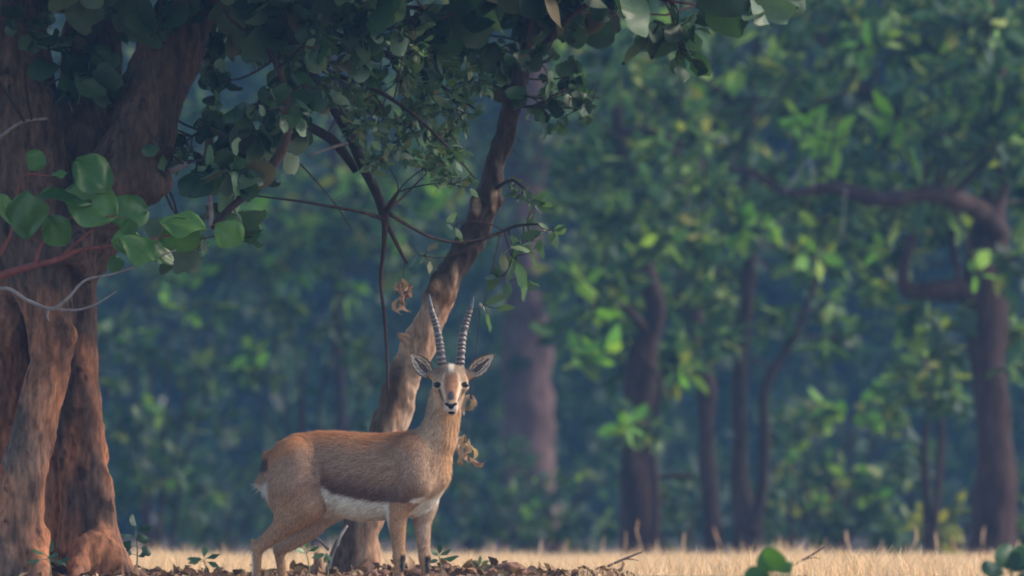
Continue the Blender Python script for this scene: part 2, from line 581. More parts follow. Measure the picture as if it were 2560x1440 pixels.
class Plant:
    """a tree, shrub or sprig: stems (parts), twigs and leaves"""
    def __init__(s, name, label, cat, base, group=None):
        s.root = thing(name, label, cat, base, group)
        s.base = np.asarray(base, float)
        s.skel = []            # (point, radius)
        s.leaves = []          # (matrix 3x3, origin, size, shape, mat)
        s.tw = Soup()
        s.low = 0.4            # how much a clump prefers to hang on stems below it
    def stem(s, name, pts, rad, mat, seg=12, bumps=0.12, freq=5.0, n=6, grow=True):
        c = catmull([list(p) + [r] for p, r in zip(pts, rad)], n)
        v, q, t = tube(c[:, :3], np.maximum(c[:, 3], 0.0008), seg, bumps, freq)
        so = Soup(); so.add(v, q, t)
        o = obj(name, so.mesh(name, mat, s.base), s.root)
        if grow:
            s.skel += [(p[:3], p[3]) for p in c]
        return o
    def twig(s, a, b, r0, r1, sag=0.05, n=5, seg=5):
        t = np.linspace(0, 1, n)[:, None]
        m = rng.normal(0, 0.06, 3) * np.linalg.norm(b - a)
        p = a + (b - a) * t + (4 * t * (1 - t)) * (m + np.array([0, 0, -sag * np.linalg.norm(b - a)]))
        s.tw.add(*tube(p, np.linspace(r0, r1, n), seg, 0, cap=False))
        return p
    def leaf(s, o, d, nrm, size, shape, mat):
        if shape in ('round', 'oval', 'broad', 'curl'):
            shape += str(rng.integers(1, 5))
        s.leaves.append((frame(np.asarray(d, float), np.asarray(nrm, float)) * size, np.asarray(o, float), size, shape, mat))
    def spray(s, C, rad, n, size, shape, mat, sub=5, droop=0.4, r_twig=0.004, attach=True, tilt=0.6):
        """a clump of leaves round C on sub-twigs, joined to the nearest stem"""
        C = np.asarray(C, float)
        if attach and s.skel:
            S = np.array([p for p, r in s.skel])
            w = np.linalg.norm(S - C, axis=1) + s.low * np.maximum(S[:, 2] - C[2], 0)
            a = S[np.argmin(w)]
            s.twig(a, C, r_twig * 1.6, r_twig, 0.04, 6)
        per = max(1, int(round(n / sub)))
        for k in range(sub):
            e = rng.normal(0, 1, 3)
            e /= np.linalg.norm(e)
            E = C + e * rad * rng.uniform(0.55, 1.1) * np.array([1, 1, 0.75])
            p = s.twig(C, E, r_twig, r_twig * 0.5, 0.08, 4, 4)
            for j in range(per):
                t = rng.uniform(0.25, 1.0)
                o = p[0] + (p[-1] - p[0]) * t
                i = min(int(t * 3), 2)
                o = p[i] + (p[i + 1] - p[i]) * (t * 3 - i)
                d = e * 0.7 + rng.normal(0, 0.75, 3) + np.array([0, 0, -droop])
                nr = np.array([0, 0, 1.0]) + rng.normal(0, tilt, 3)
                s.leaf(o, d, nr, size * rng.uniform(0.6, 1.25), shape, mat)
    def finish(s, twig_mat, keep=300, twig_name='twigs', smooth_frac=1.0):
        if s.tw.n:
            obj(twig_name, s.tw.mesh(twig_name, twig_mat, s.base), s.root, kind='stuff')
        sc_ = []
        for i, (M, o, size, sh, mt) in enumerate(s.leaves):
            x, y = proj(o + M[:, 0] * 0.5)
            vis = -40 < x < 2600 and -40 < y < 1480
            face = abs(M[1, 2]) / size
            sc_.append((size / o[1] * (0.35 + face) * (1 if vis else 0.0), i))
        sc_.sort(reverse=True)
        top = [i for v_, i in sc_[:keep] if v_ > 0]
        for i in top:
            M, o, size, sh, mt = s.leaves[i]
            ob = bpy.data.objects.new('leaf', leaf_mesh(sh, mt))
            col.objects.link(ob)
            ob.parent = s.root
            M4 = Matrix([[*M[0], o[0] - s.base[0]], [*M[1], o[1] - s.base[1]], [*M[2], o[2] - s.base[2]], [0, 0, 0, 1]])
            ob.matrix_basis = M4
        tops = set(top)
        rest = {}
        for i, l in enumerate(s.leaves):
            if i not in tops:
                rest.setdefault((l[3], l[4].name), []).append(l)
        for (sh, mn), L in rest.items():
            v, q = LEAF[sh]
            M = np.stack([l[0] for l in L]); O = np.stack([l[1] for l in L])
            V = np.einsum('nij,vj->nvi', M, v) + O[:, None] - s.base
            Q = q[None] + (np.arange(len(L)) * len(v))[:, None, None]
            rn = np.repeat(rng.uniform(0, 1, len(L)), len(v))
            obj('foliage', mesh_np('foliage', V.reshape(-1, 3), Q.reshape(-1, 4), bpy.data.materials[mn], rnd=rn), s.root, kind='stuff')
        return s.root

def pts(lst, Y, dy=None):
    """list of (px, py[, depth offset]) -> world points"""
    return [P(p[0], p[1], Y + (p[2] if len(p) > 2 else 0)) for p in lst]

# ---- far wood: fills the view beyond the forest edge
def far_wood(name, Y0, Y1, X, Z, clumps, per, size, mat, seed, z0=-0.2):
    g_ = np.random.default_rng(seed)
    c = np.stack([g_.uniform(-X, X, clumps), g_.uniform(Y0, Y1, clumps), g_.uniform(z0, z0 + Z, clumps)], -1)
    rad = g_.uniform(0.5, 1.3, clumps)
    n = clumps * per
    e = g_.normal(0, 1, (clumps, per, 3)); e /= np.linalg.norm(e, axis=-1)[..., None]
    o = (c[:, None] + e * (rad[:, None, None] * g_.uniform(0.3, 1.0, (clumps, per, 1)) ** 0.6) * np.array([1, 1, 0.7])).reshape(-1, 3)
    d = e.reshape(-1, 3) * 0.6 + g_.normal(0, 0.7, (n, 3)) + [0, 0, -0.3]
    d /= np.linalg.norm(d, axis=1)[:, None]
    nr = g_.normal(0, 0.7, (n, 3)) + [0, 0, 1.0]
    s_ = np.cross(nr, d); s_ /= np.linalg.norm(s_, axis=1)[:, None] + 1e-9
    M = np.stack([d, s_, np.cross(d, s_)], 2) * (size * g_.uniform(0.6, 1.4, n))[:, None, None]
    v, q = LEAF['far']
    V = np.einsum('nij,vj->nvi', M, v) + o[:, None]
    Q = q[None] + (np.arange(n) * len(v))[:, None, None]
    me = mesh_np(name, V.reshape(-1, 3), Q.reshape(-1, 4), mat, rnd=np.repeat(g_.uniform(0, 1, n), len(v)))
    return obj(name, me, kind='stuff')

tag(far_wood('distant_forest', 165, 200, 45, 17, 9000, 28, 0.6, GREEN_FAR, 3), 'dense dark wood closing the view far behind the meadow', 'forest')
tag(far_wood('deep_forest', 122, 150, 16, 16, 760, 42, 0.26, GREEN_FAR, 5), 'hazy green foliage mass deep in the wood behind the nearer trunks', 'forest')

tag(far_wood('shade_canopy', 84, 124, 16, 7, 900, 44, 0.27, GREEN_FAR, 8, 5.6), 'leafy upper canopy added over the forest edge trees for shade', 'canopy')  # leaf layer above the view, added to keep sky and sun off the wood

# ---- forest-edge trees
def rand_clumps(n, x0, x1, y0, y1):
    n = int(n * 2.0)
    return [(rng.uniform(x0, x1), rng.uniform(y0, y1)) for _ in range(n)]

def edge_tree(name, label, Y, stems, clumps, leafmat, rpx, per, size, bark=None, twigmat=None, dspread=1.6, shape='oval', keep=300, bright=(), pale=()):
    x0, y0 = stems[0][0][0][0], 0
    base = P(x0, 0, Y); base[2] = float(gz(base[0], Y))
    p = Plant(name, label, 'tree', base, 'trees at the forest edge')
    k = Y / FPX
    for i, (path, rads) in enumerate(stems):
        q = pts(path, Y)
        if i == 0:
            q[0][2] = base[2] - 0.12
        p.stem('trunk' if i == 0 else 'branch', q, [r * k for r in rads], bark or BARK_BACK, 22 if i == 0 else 10, 0.30 if i == 0 else 0.22, 5.5, 9)
    for cx, cy in clumps:
        C = P(cx, cy, Y + rng.uniform(-dspread, dspread))
        if C[2] < 0.3: continue
        p.spray(C, rpx * k * rng.uniform(0.7, 1.3), per, size, shape, leafmat, 6, 0.35, 0.007)
    for l in pale:
        q = pts(l, Y - 1.6)
        S = np.array([a for a, r in p.skel]); a = S[np.argmin(np.linalg.norm(S - q[0], axis=1))]
        p.stem('dead_twig', [a, (a + q[0]) / 2 + [0, -.2, .05]] + q, [.007, .006] + [.0055] * (len(q) - 1) + [.003], TWIG_PALE, 6, 0.1, 5.0, 4, False)
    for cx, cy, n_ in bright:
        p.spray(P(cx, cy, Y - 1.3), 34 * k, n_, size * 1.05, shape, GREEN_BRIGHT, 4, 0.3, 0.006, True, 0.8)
    return p.finish(twigmat or BARK_DARK, keep)

ED = 'trees at the forest edge'
edge_tree('forest_tree', 'broad dark brown trunk with a crooked side limb at the meadow edge', 80,
    [([(2490, 1370), (2482, 1250), (2478, 1050), (2470, 850), (2462, 700), (2475, 560), (2490, 380), (2470, 150), (2440, -150), (2460, -600), (2480, -1100)], [62, 53, 48, 44, 47, 43, 40, 36, 32, 26, 14]),
     ([(2460, 760, 0), (2400, 728, -0.1), (2330, 728, -0.2), (2270, 725, -0.25), (2258, 680, -0.3), (2275, 610, -0.3), (2330, 500, -0.2), (2360, 380, -0.2)], [34, 30, 24, 20, 17, 14, 10, 6]),
     ([(2500, 580, 0), (2440, 520, -.7), (2330, 485, -1.3), (2210, 500, -1.6), (2090, 470, -1.6), (1970, 480, -1.5), (1880, 430, -1.5), (1810, 420, -1.4)], [26, 25, 23, 19, 15, 11, 8, 4]),
     ([(2480, 420, 0), (2380, 330, 0.2), (2240, 270, 0.3), (2120, 200, 0.3), (2040, 80, 0.4), (1980, -120, 0.5)], [30, 25, 21, 17, 12, 7]),
     ([(2390, 500, -0.3), (2380, 580, -0.4), (2390, 660, -0.4), (2400, 720, -0.4)], [9, 8, 7, 5]),
     ([(2490, 300, 0), (2600, 200, 0.3), (2720, 60, 0.4), (2850, -200, 0.4)], [28, 22, 17, 9])],
    rand_clumps(26, 1950, 2620, -60, 560) + rand_clumps(7, 2380, 2620, 0, 430) + rand_clumps(26, 1800, 3000, -1100, -60) + [(2250, 600), (2180, 640), (2300, 780), (2220, 700), (2540, 640), (2560, 820), (2100, 560), (2350, 860), (2330, 920), (2540, 900)],
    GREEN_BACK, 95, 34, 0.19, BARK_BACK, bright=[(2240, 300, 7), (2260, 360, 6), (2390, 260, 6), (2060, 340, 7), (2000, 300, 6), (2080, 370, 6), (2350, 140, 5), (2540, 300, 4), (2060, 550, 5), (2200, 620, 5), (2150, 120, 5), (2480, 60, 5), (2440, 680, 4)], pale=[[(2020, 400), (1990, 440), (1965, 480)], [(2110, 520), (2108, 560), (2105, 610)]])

edge_tree('forest_tree', 'dark forked tree, one slim stem bending away from the other', 87,
    [([(1868, 1380), (1862, 1300), (1852, 1200), (1850, 1050), (1852, 900), (1866, 760), (1874, 640), (1868, 480), (1880, 250), (1900, 0), (1900, -500)], [46, 36, 24, 21, 20, 18, 17, 16, 14, 12, 6]),
     ([(1880, 1330, -0.1), (1905, 1230, -0.15), (1912, 1100, -0.2), (1908, 990, -0.2), (1930, 930, -0.2), (1965, 880, -0.2), (2000, 810, -0.2), (2040, 700, -0.2), (2080, 560, -0.2)], [22, 16, 14, 13, 12, 11, 9, 7, 4]),
     ([(1870, 620, 0), (1790, 560, -0.3), (1700, 500, -0.4), (1640, 450, -0.5)], [13, 11, 8, 4]),
     ([(1876, 300, 0), (1800, 230, -0.2), (1700, 190, -0.3), (1600, 170, -0.3)], [11, 9, 7, 4])],
    rand_clumps(20, 1560, 2120, -40, 700) + rand_clumps(12, 1500, 2200, -800, -40) + [(1960, 800), (2060, 760), (2090, 840), (2010, 640), (1830, 780), (1790, 840)],
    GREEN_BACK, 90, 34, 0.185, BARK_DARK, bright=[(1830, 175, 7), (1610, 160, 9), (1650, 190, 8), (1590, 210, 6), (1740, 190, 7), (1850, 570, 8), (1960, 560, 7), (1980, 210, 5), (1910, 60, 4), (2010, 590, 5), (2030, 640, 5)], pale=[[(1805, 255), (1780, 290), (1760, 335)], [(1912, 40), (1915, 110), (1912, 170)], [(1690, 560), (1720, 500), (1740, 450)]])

edge_tree('forest_tree', 'slim upright reddish brown trunk next to the forked tree', 90,
    [([(1785, 1385), (1778, 1280), (1768, 1150), (1766, 1020), (1756, 920), (1740, 800), (1700, 650), (1690, 450), (1670, 200), (1660, -200), (1640, -600)], [34, 28, 25, 23, 22, 20, 19, 17, 14, 10, 5]),
     ([(1700, 640, 0), (1620, 560, -0.3), (1560, 470, -0.4), (1500, 420, -0.4)], [12, 9, 7, 4])],
    rand_clumps(16, 1440, 1800, 250, 760) + rand_clumps(10, 1400, 1850, -500, 100) + [(1700, 780), (1740, 850), (1780, 760), (1660, 860)],
    GREEN_BACK, 85, 32, 0.18, BARK_BACK, bright=[(1690, 420, 12), (1660, 440, 9), (1720, 450, 8), (1640, 340, 5), (1690, 500, 5)])

edge_tree('forest_tree', 'thick purplish trunk under a low hanging leafy bough', 84,
    [([(1598, 1385), (1592, 1280), (1590, 1150), (1598, 1000), (1606, 900), (1640, 780), (1600, 640), (1560, 450), (1540, 250), (1530, -100), (1500, -500)], [58, 50, 46, 36, 32, 28, 24, 20, 16, 12, 6]),
     ([(1632, 1380, -0.3), (1640, 1250, -0.3), (1630, 1080, -0.3), (1650, 960, -0.3), (1600, 880, -0.3)], [13, 11, 9, 8, 6]),
     ([(1620, 830, 0), (1560, 770, -0.4), (1490, 780, -0.6), (1440, 830, -0.7)], [12, 9, 7, 4]),
     ([(1630, 1195, -0.2), (1690, 1190, -0.2), (1745, 1195, -0.2)], [7, 6, 4]),
     ([(1545, 330, 0), (1620, 330, -0.4), (1700, 360, -0.6), (1760, 400, -0.6)], [13, 11, 8, 4])],
    [(1440, 720), (1490, 760), (1450, 830), (1510, 840), (1560, 780), (1470, 890), (1600, 850), (1560, 900), (1640, 930), (1680, 880), (1700, 930), (1540, 690), (1610, 740), (1560, 1080), (1600, 1060)]
    + rand_clumps(22, 1420, 1760, 60, 640) + rand_clumps(6, 1350, 1700, -500, 0),
    GREEN_BACK, 70, 28, 0.18, BARK_BACK, bright=[(1450, 700, 6), (1450, 870, 7), (1500, 880, 6), (1560, 1060, 7), (1690, 920, 5), (1480, 780, 5), (1590, 620, 4)])

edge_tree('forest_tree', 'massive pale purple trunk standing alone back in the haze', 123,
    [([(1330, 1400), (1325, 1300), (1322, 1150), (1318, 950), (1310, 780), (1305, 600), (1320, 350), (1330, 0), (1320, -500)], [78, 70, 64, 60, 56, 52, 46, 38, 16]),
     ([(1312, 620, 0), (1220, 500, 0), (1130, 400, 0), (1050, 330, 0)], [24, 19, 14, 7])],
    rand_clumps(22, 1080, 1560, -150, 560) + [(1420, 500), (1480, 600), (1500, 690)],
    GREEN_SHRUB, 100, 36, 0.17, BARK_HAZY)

edge_tree('forest_sapling', 'pair of thin black stems rising together beside the broad trunk', 82,
    [([(2322, 1385), (2316, 1250), (2312, 1120), (2322, 1000), (2316, 920), (2290, 840), (2270, 760)], [13, 11, 10, 9, 8, 6, 3]),
     ([(2326, 1370, 0), (2345, 1220, -0.05), (2352, 1080, -0.1), (2346, 960, -0.1), (2330, 900, -0.1), (2350, 820, -0.1)], [11, 10, 9, 8, 6, 3])],
    [(2300, 960), (2240, 940), (2360, 960), (2280, 880), (2380, 1000), (2220, 1010), (2300, 800)],
    GREEN_BACK, 60, 22, 0.16, BARK_DARK)

edge_tree('forest_tree', 'slender dark stemmed tree far behind the leaning trunk and hanging branch', 104,
    [([(865, 1400), (860, 1200), (850, 1000), (842, 800), (850, 600), (830, 300), (820, -100), (800, -500)], [22, 18, 16, 14, 13, 12, 9, 5]),
     ([(848, 700, 0), (760, 580, -0.2), (660, 520, -0.3), (560, 480, -0.3)], [9, 8, 6, 3]),
     ([(850, 640, 0), (960, 540, -0.2), (1080, 470, -0.3)], [9, 7, 4])],
    rand_clumps(24, 420, 1180, 380, 680) + rand_clumps(16, 300, 1250, -500, 350),
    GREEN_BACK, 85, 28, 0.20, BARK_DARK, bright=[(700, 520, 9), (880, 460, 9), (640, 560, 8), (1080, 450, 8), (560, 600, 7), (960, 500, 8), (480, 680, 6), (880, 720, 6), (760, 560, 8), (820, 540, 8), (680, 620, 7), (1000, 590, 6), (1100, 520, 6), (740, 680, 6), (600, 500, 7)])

# ---- shrubs under the trees
def shrub(label, Y, x, y_top, width, n, leafmat, size=0.13, stems=5, per=22, extra=(), shape='oval', name='shrub', r=60, bright=()):
    base = P(x, 0, Y); base[2] = float(gz(base[0], Y))
    p = Plant(name, label, 'shrub', base, 'shrubs along the forest edge')
    k = Y / FPX
    yb = HOR + (CAM_H - base[2]) / k
    tops = []
    for i in range(stems):
        tx = x + width * (i / (stems - 1) - 0.5) * rng.uniform(0.7, 1.0)
        ty = y_top + (yb - y_top) * rng.uniform(0.0, 0.4)
        a = base + [rng.uniform(-0.12, 0.12), rng.uniform(-0.1, 0.1), -0.05]
        c = P(tx, ty, Y + rng.uniform(-0.5, 0.5))
        mid = a * 0.5 + c * 0.5 + [0, 0, 0.1 * abs(c[2] - a[2])] + rng.normal(0, 0.05, 3)
        p.stem('stem', [a, mid, c], [0.022, 0.014, 0.006], BARK_DARK, 7, 0.1)
    for _ in range(int(n * .75)):
        cx = x + rng.uniform(-0.55, 0.55) * width
        cy = y_top + (yb - 40 - y_top) * rng.uniform(0, 1) ** 0.9
        p.spray(P(cx, cy, Y + rng.uniform(-0.7, 0.7)), r * k * rng.uniform(0.7, 1.3), per, size, shape, leafmat, 5, 0.3, 0.005)
    for cx, cy in extra:
        p.spray(P(cx, cy, Y + rng.uniform(-0.3, 0.3)), r * k, per, size, shape, leafmat, 5, 0.3, 0.005)
    for cx, cy, n_ in bright:
        p.spray(P(cx, cy, Y - .5), 30 * k, n_, size, shape, GREEN_BRIGHT, 3, 0.3, 0.004, True, 0.8)
    return p.finish(BARK_DARK, 200)

shrub('tall drooping grey green shrub behind the big trunk', 92, 400, 640, 330, 34, GREEN_SHRUB, 0.18, 6, bright=[(420, 760, 5), (340, 820, 4), (480, 780, 5), (400, 1040, 4), (450, 1200, 4), (360, 1000, 4)])
shrub('tall loose shrub with a bright leaf tuft, above the animal\'s back', 90, 760, 700, 420, 16, GREEN_SHRUB, 0.16, 6, 20, [(620, 880), (640, 920), (600, 910), (870, 850), (900, 880), (820, 800), (700, 800)], bright=[(630, 880, 6), (640, 920, 6), (605, 920, 4), (880, 760, 4)])
shrub('low dim shrub under the hazy purple trunk', 96, 1380, 1150, 330, 18, GREEN_SHRUB, 0.16, 5, bright=[(1340, 1230, 4), (1440, 1210, 4), (1300, 1260, 4)])
shrub('dark shrub between the leaning tree and the tail', 98, 560, 1150, 300, 14, GREEN_SHRUB, 0.15, 5)
shrub('low leafy shrub between purplish trunk and slim trunk', 92, 1690, 1180, 130, 12, GREEN_SHRUB, 0.12, 4)
shrub('wide mixed green shrub with yellowish tufts beside the forked tree', 91, 2080, 1010, 330, 34, GREEN_SHRUB, 0.15, 7, bright=[(2050, 1010, 7), (2160, 1030, 6), (2100, 1060, 6), (2200, 970, 6), (2120, 1180, 5), (2000, 1130, 5), (2230, 1060, 6), (2050, 1250, 5), (2180, 1230, 5)])
shrub('yellowing shrub far behind the forked tree', 97, 2060, 960, 260, 14, GREEN_YELLOW, 0.15, 4, 16)
shrub('small yellow shrub tucked against the broad trunk', 86, 2385, 1235, 110, 8, GREEN_YELLOW, 0.15, 4, 16)
shrub('leafy shrub between the twin stems and the forest floor', 93, 2240, 1080, 180, 16, GREEN_SHRUB, 0.14, 5)
shrub('dark shrub at the foot of the forked tree', 90, 1960, 1180, 160, 10, GREEN_SHRUB, 0.13, 4)
shrub('small dark shrub to the side of the broad trunk', 84, 2580, 1120, 160, 12, GREEN_SHRUB, 0.14, 4)
shrub('dim shrub seen below the animal\'s neck', 100, 1180, 1120, 260, 14, GREEN_SHRUB, 0.15, 5)

# ------------------------------------------------------------------ dry meadow grass
def grass(name, n, xr, yr, hgt, wid, seed, mask=None):
    g_ = np.random.default_rng(seed)
    x = g_.uniform(*xr, n); y = g_.uniform(*yr, n)
    k = np.ones(n, bool) if mask is None else mask(x, y, g_)
    x, y = x[k], y[k]; n = len(x)
    z = gz(x, y) - 0.01
    cl = 0.75 + 0.45 * vnoise(np.stack([x * 1.3, y * 0.9, 0 * x], -1)) + 0.25 * vnoise(np.stack([x * 5, y * 4, 0 * x + 3], -1))
    tall = np.clip(vnoise(np.stack([x * 2.1, y * 1.1, 0 * x + 9], -1)) - .25, 0, 1) * (y > 58) * 1.3
    h = hgt * g_.uniform(0.45, 1.45, n) * np.clip(cl + tall, 0.3, 2.2)
    a = g_.uniform(0, 2 * np.pi, n)
    lean = g_.uniform(0.1, 0.8, n) * h
    dx, dy = np.cos(a) * lean, np.sin(a) * lean
    b_ = g_.uniform(0, 2 * np.pi, n)
    wx, wy = np.cos(b_) * wid * 0.5, np.sin(b_) * wid * 0.5
    V = np.empty((n, 5, 3))
    V[:, 0] = np.stack([x - wx, y - wy, z], -1); V[:, 1] = np.stack([x + wx, y + wy, z], -1)
    V[:, 2] = np.stack([x - wx * .8 + dx * .35, y - wy * .8 + dy * .35, z + h * .6], -1)
    V[:, 3] = np.stack([x + wx * .8 + dx * .35, y + wy * .8 + dy * .35, z + h * .6], -1)
    V[:, 4] = np.stack([x + dx, y + dy, z + h], -1)
    o = (np.arange(n) * 5)[:, None]
    q = o + np.array([[0, 1, 3, 2]]); t = o + np.array([[2, 3, 4]])
    return mesh_np(name, V.reshape(-1, 3), [q, t], GRASS, rnd=np.repeat(g_.uniform(0, 1, n), 5))

GRASS = leaf_mat('dry_grass', [(0.0, (0.62, 0.40, 0.23)), (0.4, (0.80, 0.55, 0.35)), (0.85, (0.88, 0.66, 0.47)), (1.0, (0.50, 0.36, 0.19))], 0.42, 0.7, 0.2, (1.0, 0.95, 0.85))
def near_mask(x, y, g_):
    edge = np.where(x < -0.1, 45.0, np.where(x < 0.25, 44.4, 41.8)) + 0.4 * vnoise(np.stack([x * 3, y * 3, 0 * x], -1))
    return g_.uniform(0, 1, len(x)) < np.clip((y - edge) / 0.8, 0, 1)
tag(obj('meadow_grass', grass('meadow_grass', 105000, (-4.2, 4.2), (41.5, 62), 0.085, 0.0045, 11, near_mask), kind='stuff'), 'short dry straw coloured grass of the open meadow', 'grass')
tag(obj('forest_edge_grass', grass('forest_edge_grass', 90000, (-9, 9), (60, 92), 0.085, 0.006, 12), kind='stuff'), 'taller pale dry grass running up to the forest edge', 'grass')
def stalk_mask(x, y, g_): return x > -2.2
for i, (px, top) in enumerate([(1612, 1325), (1812, 1330), (1560, 1350), (2140, 1350), (2265, 1335), (2450, 1330), (2345, 1352), (1700, 1356), (1430, 1364), (1330, 1370), (1260, 1372), (2050, 1362), (1500, 1366), (1655, 1362), (1940, 1366), (2200, 1362), (2400, 1358), (2520, 1364), (1880, 1370), (1390, 1374), (470, 1380), (560, 1376), (430, 1384)]):
    Y = rng.uniform(62, 74)
    a = P(px, 0, Y); a[2] = float(gz(a[0], Y)) - 0.02
    c = P(px + rng.uniform(-30, 30), top + rng.uniform(-4, 10), Y)
    s_ = Soup()
    mid = (a + c) / 2 + [rng.uniform(-.02, .02), 0, 0]
    path = catmull([a, mid, c], 5)
    s_.add(*tube(path, np.linspace(0.003, 0.0015, len(path)), 5))
    root = thing('grass_stalk', 'single tall seeding grass stalk above the meadow grass', 'grass stalk', a, 'tall grass stalks in the meadow')
    obj('stalk', s_.mesh('stalk', GRASS, a, rnd=np.full(s_.n, 0.6)), root)
    hd = catmull([path[-4], path[-2], c + [rng.uniform(-.015, .015), 0, 0.05]], 5)
    s2 = Soup(); s2.add(*tube(hd, rng.uniform(.0028, .0055) * np.sin(np.linspace(0.25, 3.05, len(hd))) + 0.001, 6, 0.4, 90))
    obj('seed_head', s2.mesh('seed_head', GRASS, a, rnd=np.full(s2.n, 0.75)), root)

# ------------------------------------------------------------------ big multi-stemmed tree on the left
YB = 42.0
kB = YB / FPX
base = P(150, 0, YB); base[2] = float(gz(base[0], YB))
big = Plant('big_tree', 'massive old tree with fused twisted orange brown stems and dark crown', 'tree', base)
big.low = 0.0
def bigpath(l):
    return [P(a, b, YB + c) for a, b, c, r in l], [r * kB for a, b, c, r in l]
stA = bigpath([(0, 1470, -.16, 88), (32, 1340, -.16, 60), (58, 1180, -.16, 54), (96, 1020, -.13, 52), (130, 880, -.1, 54), (118, 760, -.05, 66), (90, 640, 0, 88), (70, 480, 0, 104), (55, 300, 0, 100), (30, 100, .05, 88), (-10, -150, .1, 76), (-60, -500, .1, 60), (-90, -900, .1, 40)])
stB = bigpath([(236, 1470, .1, 104), (230, 1370, .1, 80), (220, 1260, .1, 66), (207, 1100, .08, 56), (196, 960, .05, 53), (197, 820, .05, 44), (185, 690, .05, 58), (225, 570, 0, 82), (300, 440, -.05, 92), (355, 330, -.05, 84), (392, 210, 0, 80), (445, 70, 0, 76), (520, -120, .05, 64), (620, -400, .1, 46), (700, -800, .1, 26)])
stC = bigpath([(-90, 1470, .2, 100), (-50, 1250, .2, 84), (-20, 1000, .2, 80), (0, 820, .15, 84), (30, 660, .1, 90), (70, 500, .1, 90)])
stD = bigpath([(150, 680, .12, 70), (190, 480, .16, 80), (215, 280, .2, 76), (230, 80, .25, 70), (250, -200, .3, 56), (300, -600, .4, 30)])
stE = bigpath([(120, 1480, .22, 80), (125, 1300, .24, 60), (135, 1100, .24, 58), (145, 900, .2, 56), (150, 720, .12, 60)])
prims = [chain_prim(p, r, 0.022) for p, r in (stA, stB, stC, stD, stE)]
prims += [chain_prim([P(150, 880, YB - .1), P(168, 840, YB - .14), P(160, 780, YB - .1)], [20 * kB, 24 * kB, 20 * kB], .03),     # burl
          chain_prim([P(250, 1370, YB), P(300, 1425, YB - .02), P(330, 1460, YB)], [40 * kB, 26 * kB, 16 * kB], .05),              # roots
          chain_prim([P(205, 1380, YB - .02), P(190, 1435, YB - .12), P(178, 1480, YB - .2)], [34 * kB, 22 * kB, 14 * kB], .06),
          chain_prim([P(80, 1350, YB - .15), P(95, 1430, YB - .25), P(110, 1480, YB - .3)], [36 * kB, 30 * kB, 22 * kB], .05),
          chain_prim([P(0, 1340, YB - .1), P(-30, 1430, YB - .2), P(-40, 1480, YB - .25)], [36 * kB, 30 * kB, 22 * kB], .05),
          chain_prim([P(120, 640, YB - .12), P(190, 620, YB - .14), P(225, 690, YB - .08)], [34 * kB, 36 * kB, 20 * kB], .05),
          chain_prim([P(360, 420, YB - .1), P(395, 455, YB - .13), P(380, 490, YB - .1)], [28 * kB, 30 * kB, 14 * kB], .05)]
lo = np.array([-2.45, YB - .6, -0.05]); hi = np.array([-0.75, YB + .65, 3.45])
v, q = sdf_mesh(prims, lo, hi, 0.011)
v = relax(v, q, 2)
nrm = vnormals(v, q)
st = v * np.array([11, 11, 2.2])
wp = v + .035 * np.stack([fbm(v * 6, 2), fbm(v * 6 + 40, 2), 0 * v[:, 0]], -1)
rid = 1 - np.abs(fbm(wp * np.array([20, 20, 3.4]), 3))
d = 0.016 * fbm(st + 0.6 * fbm(v * 5, 2)[:, None], 4) + 0.007 * rid - 0.005 + 0.004 * fbm(v * np.array([60, 60, 22]), 3)
v = v + nrm * d[:, None]
nb = fbm(v * np.array([7, 7, 2.2]) + 3, 3)
nb2 = fbm(v * np.array([4, 4, 2.0]) + 31, 3)
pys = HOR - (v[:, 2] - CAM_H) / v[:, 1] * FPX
tc_ = np.tile([.088, .052, .040], (len(v), 1))                                   # old brown bark, darker still to carry the crown's shade higher up
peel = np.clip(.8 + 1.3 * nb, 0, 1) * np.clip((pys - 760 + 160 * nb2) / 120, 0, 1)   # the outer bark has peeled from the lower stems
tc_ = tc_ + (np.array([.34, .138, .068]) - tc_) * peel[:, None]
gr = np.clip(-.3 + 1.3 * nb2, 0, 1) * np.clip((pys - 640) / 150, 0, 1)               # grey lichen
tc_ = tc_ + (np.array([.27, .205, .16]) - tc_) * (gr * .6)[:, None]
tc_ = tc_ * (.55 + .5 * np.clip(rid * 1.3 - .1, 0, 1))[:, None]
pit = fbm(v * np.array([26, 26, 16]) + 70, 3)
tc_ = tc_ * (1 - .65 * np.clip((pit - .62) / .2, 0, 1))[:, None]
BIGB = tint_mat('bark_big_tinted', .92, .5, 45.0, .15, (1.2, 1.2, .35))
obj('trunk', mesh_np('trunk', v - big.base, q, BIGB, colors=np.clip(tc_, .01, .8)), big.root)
for p, r in (stA, stB):
    c = catmull([list(a) + [b_] for a, b_ in zip(p, r)], 6)
    big.skel += [(x[:3], x[3]) for x in c if x[2] > 1.2]
# limbs that go on above the fused trunk
def limb(pl, l, Y, mat, name='branch', seg=10, bumps=.12, freq=8.0):
    k = Y / FPX
    return pl.stem(name, [P(a, b, Y + c) for a, b, c, r in l], [r * k for a, b, c, r in l], mat, seg, bumps, freq)
limb(big, [(600, -330, .1, 50), (690, -300, 0, 34), (820, -260, -.2, 28), (960, -280, -.3, 22), (1100, -340, -.4, 14)], YB, BARK_DARK)
limb(big, [(690, -300, 0, 20), (760, -150, -.2, 15), (850, -40, -.3, 12), (960, 10, -.35, 9), (1060, 20, -.4, 5)], YB, BARK_DARK)
limb(big, [(480, 0, .1, 24), (590, -60, .25, 16), (680, 20, .4, 12), (720, 140, .5, 9), (740, 260, .5, 5)], YB, BARK_DARK)
limb(big, [(640, -420, .1, 44), (700, -650, .2, 30), (900, -900, .3, 18), (1000, -1200, .3, 9)], YB, BARK_DARK)
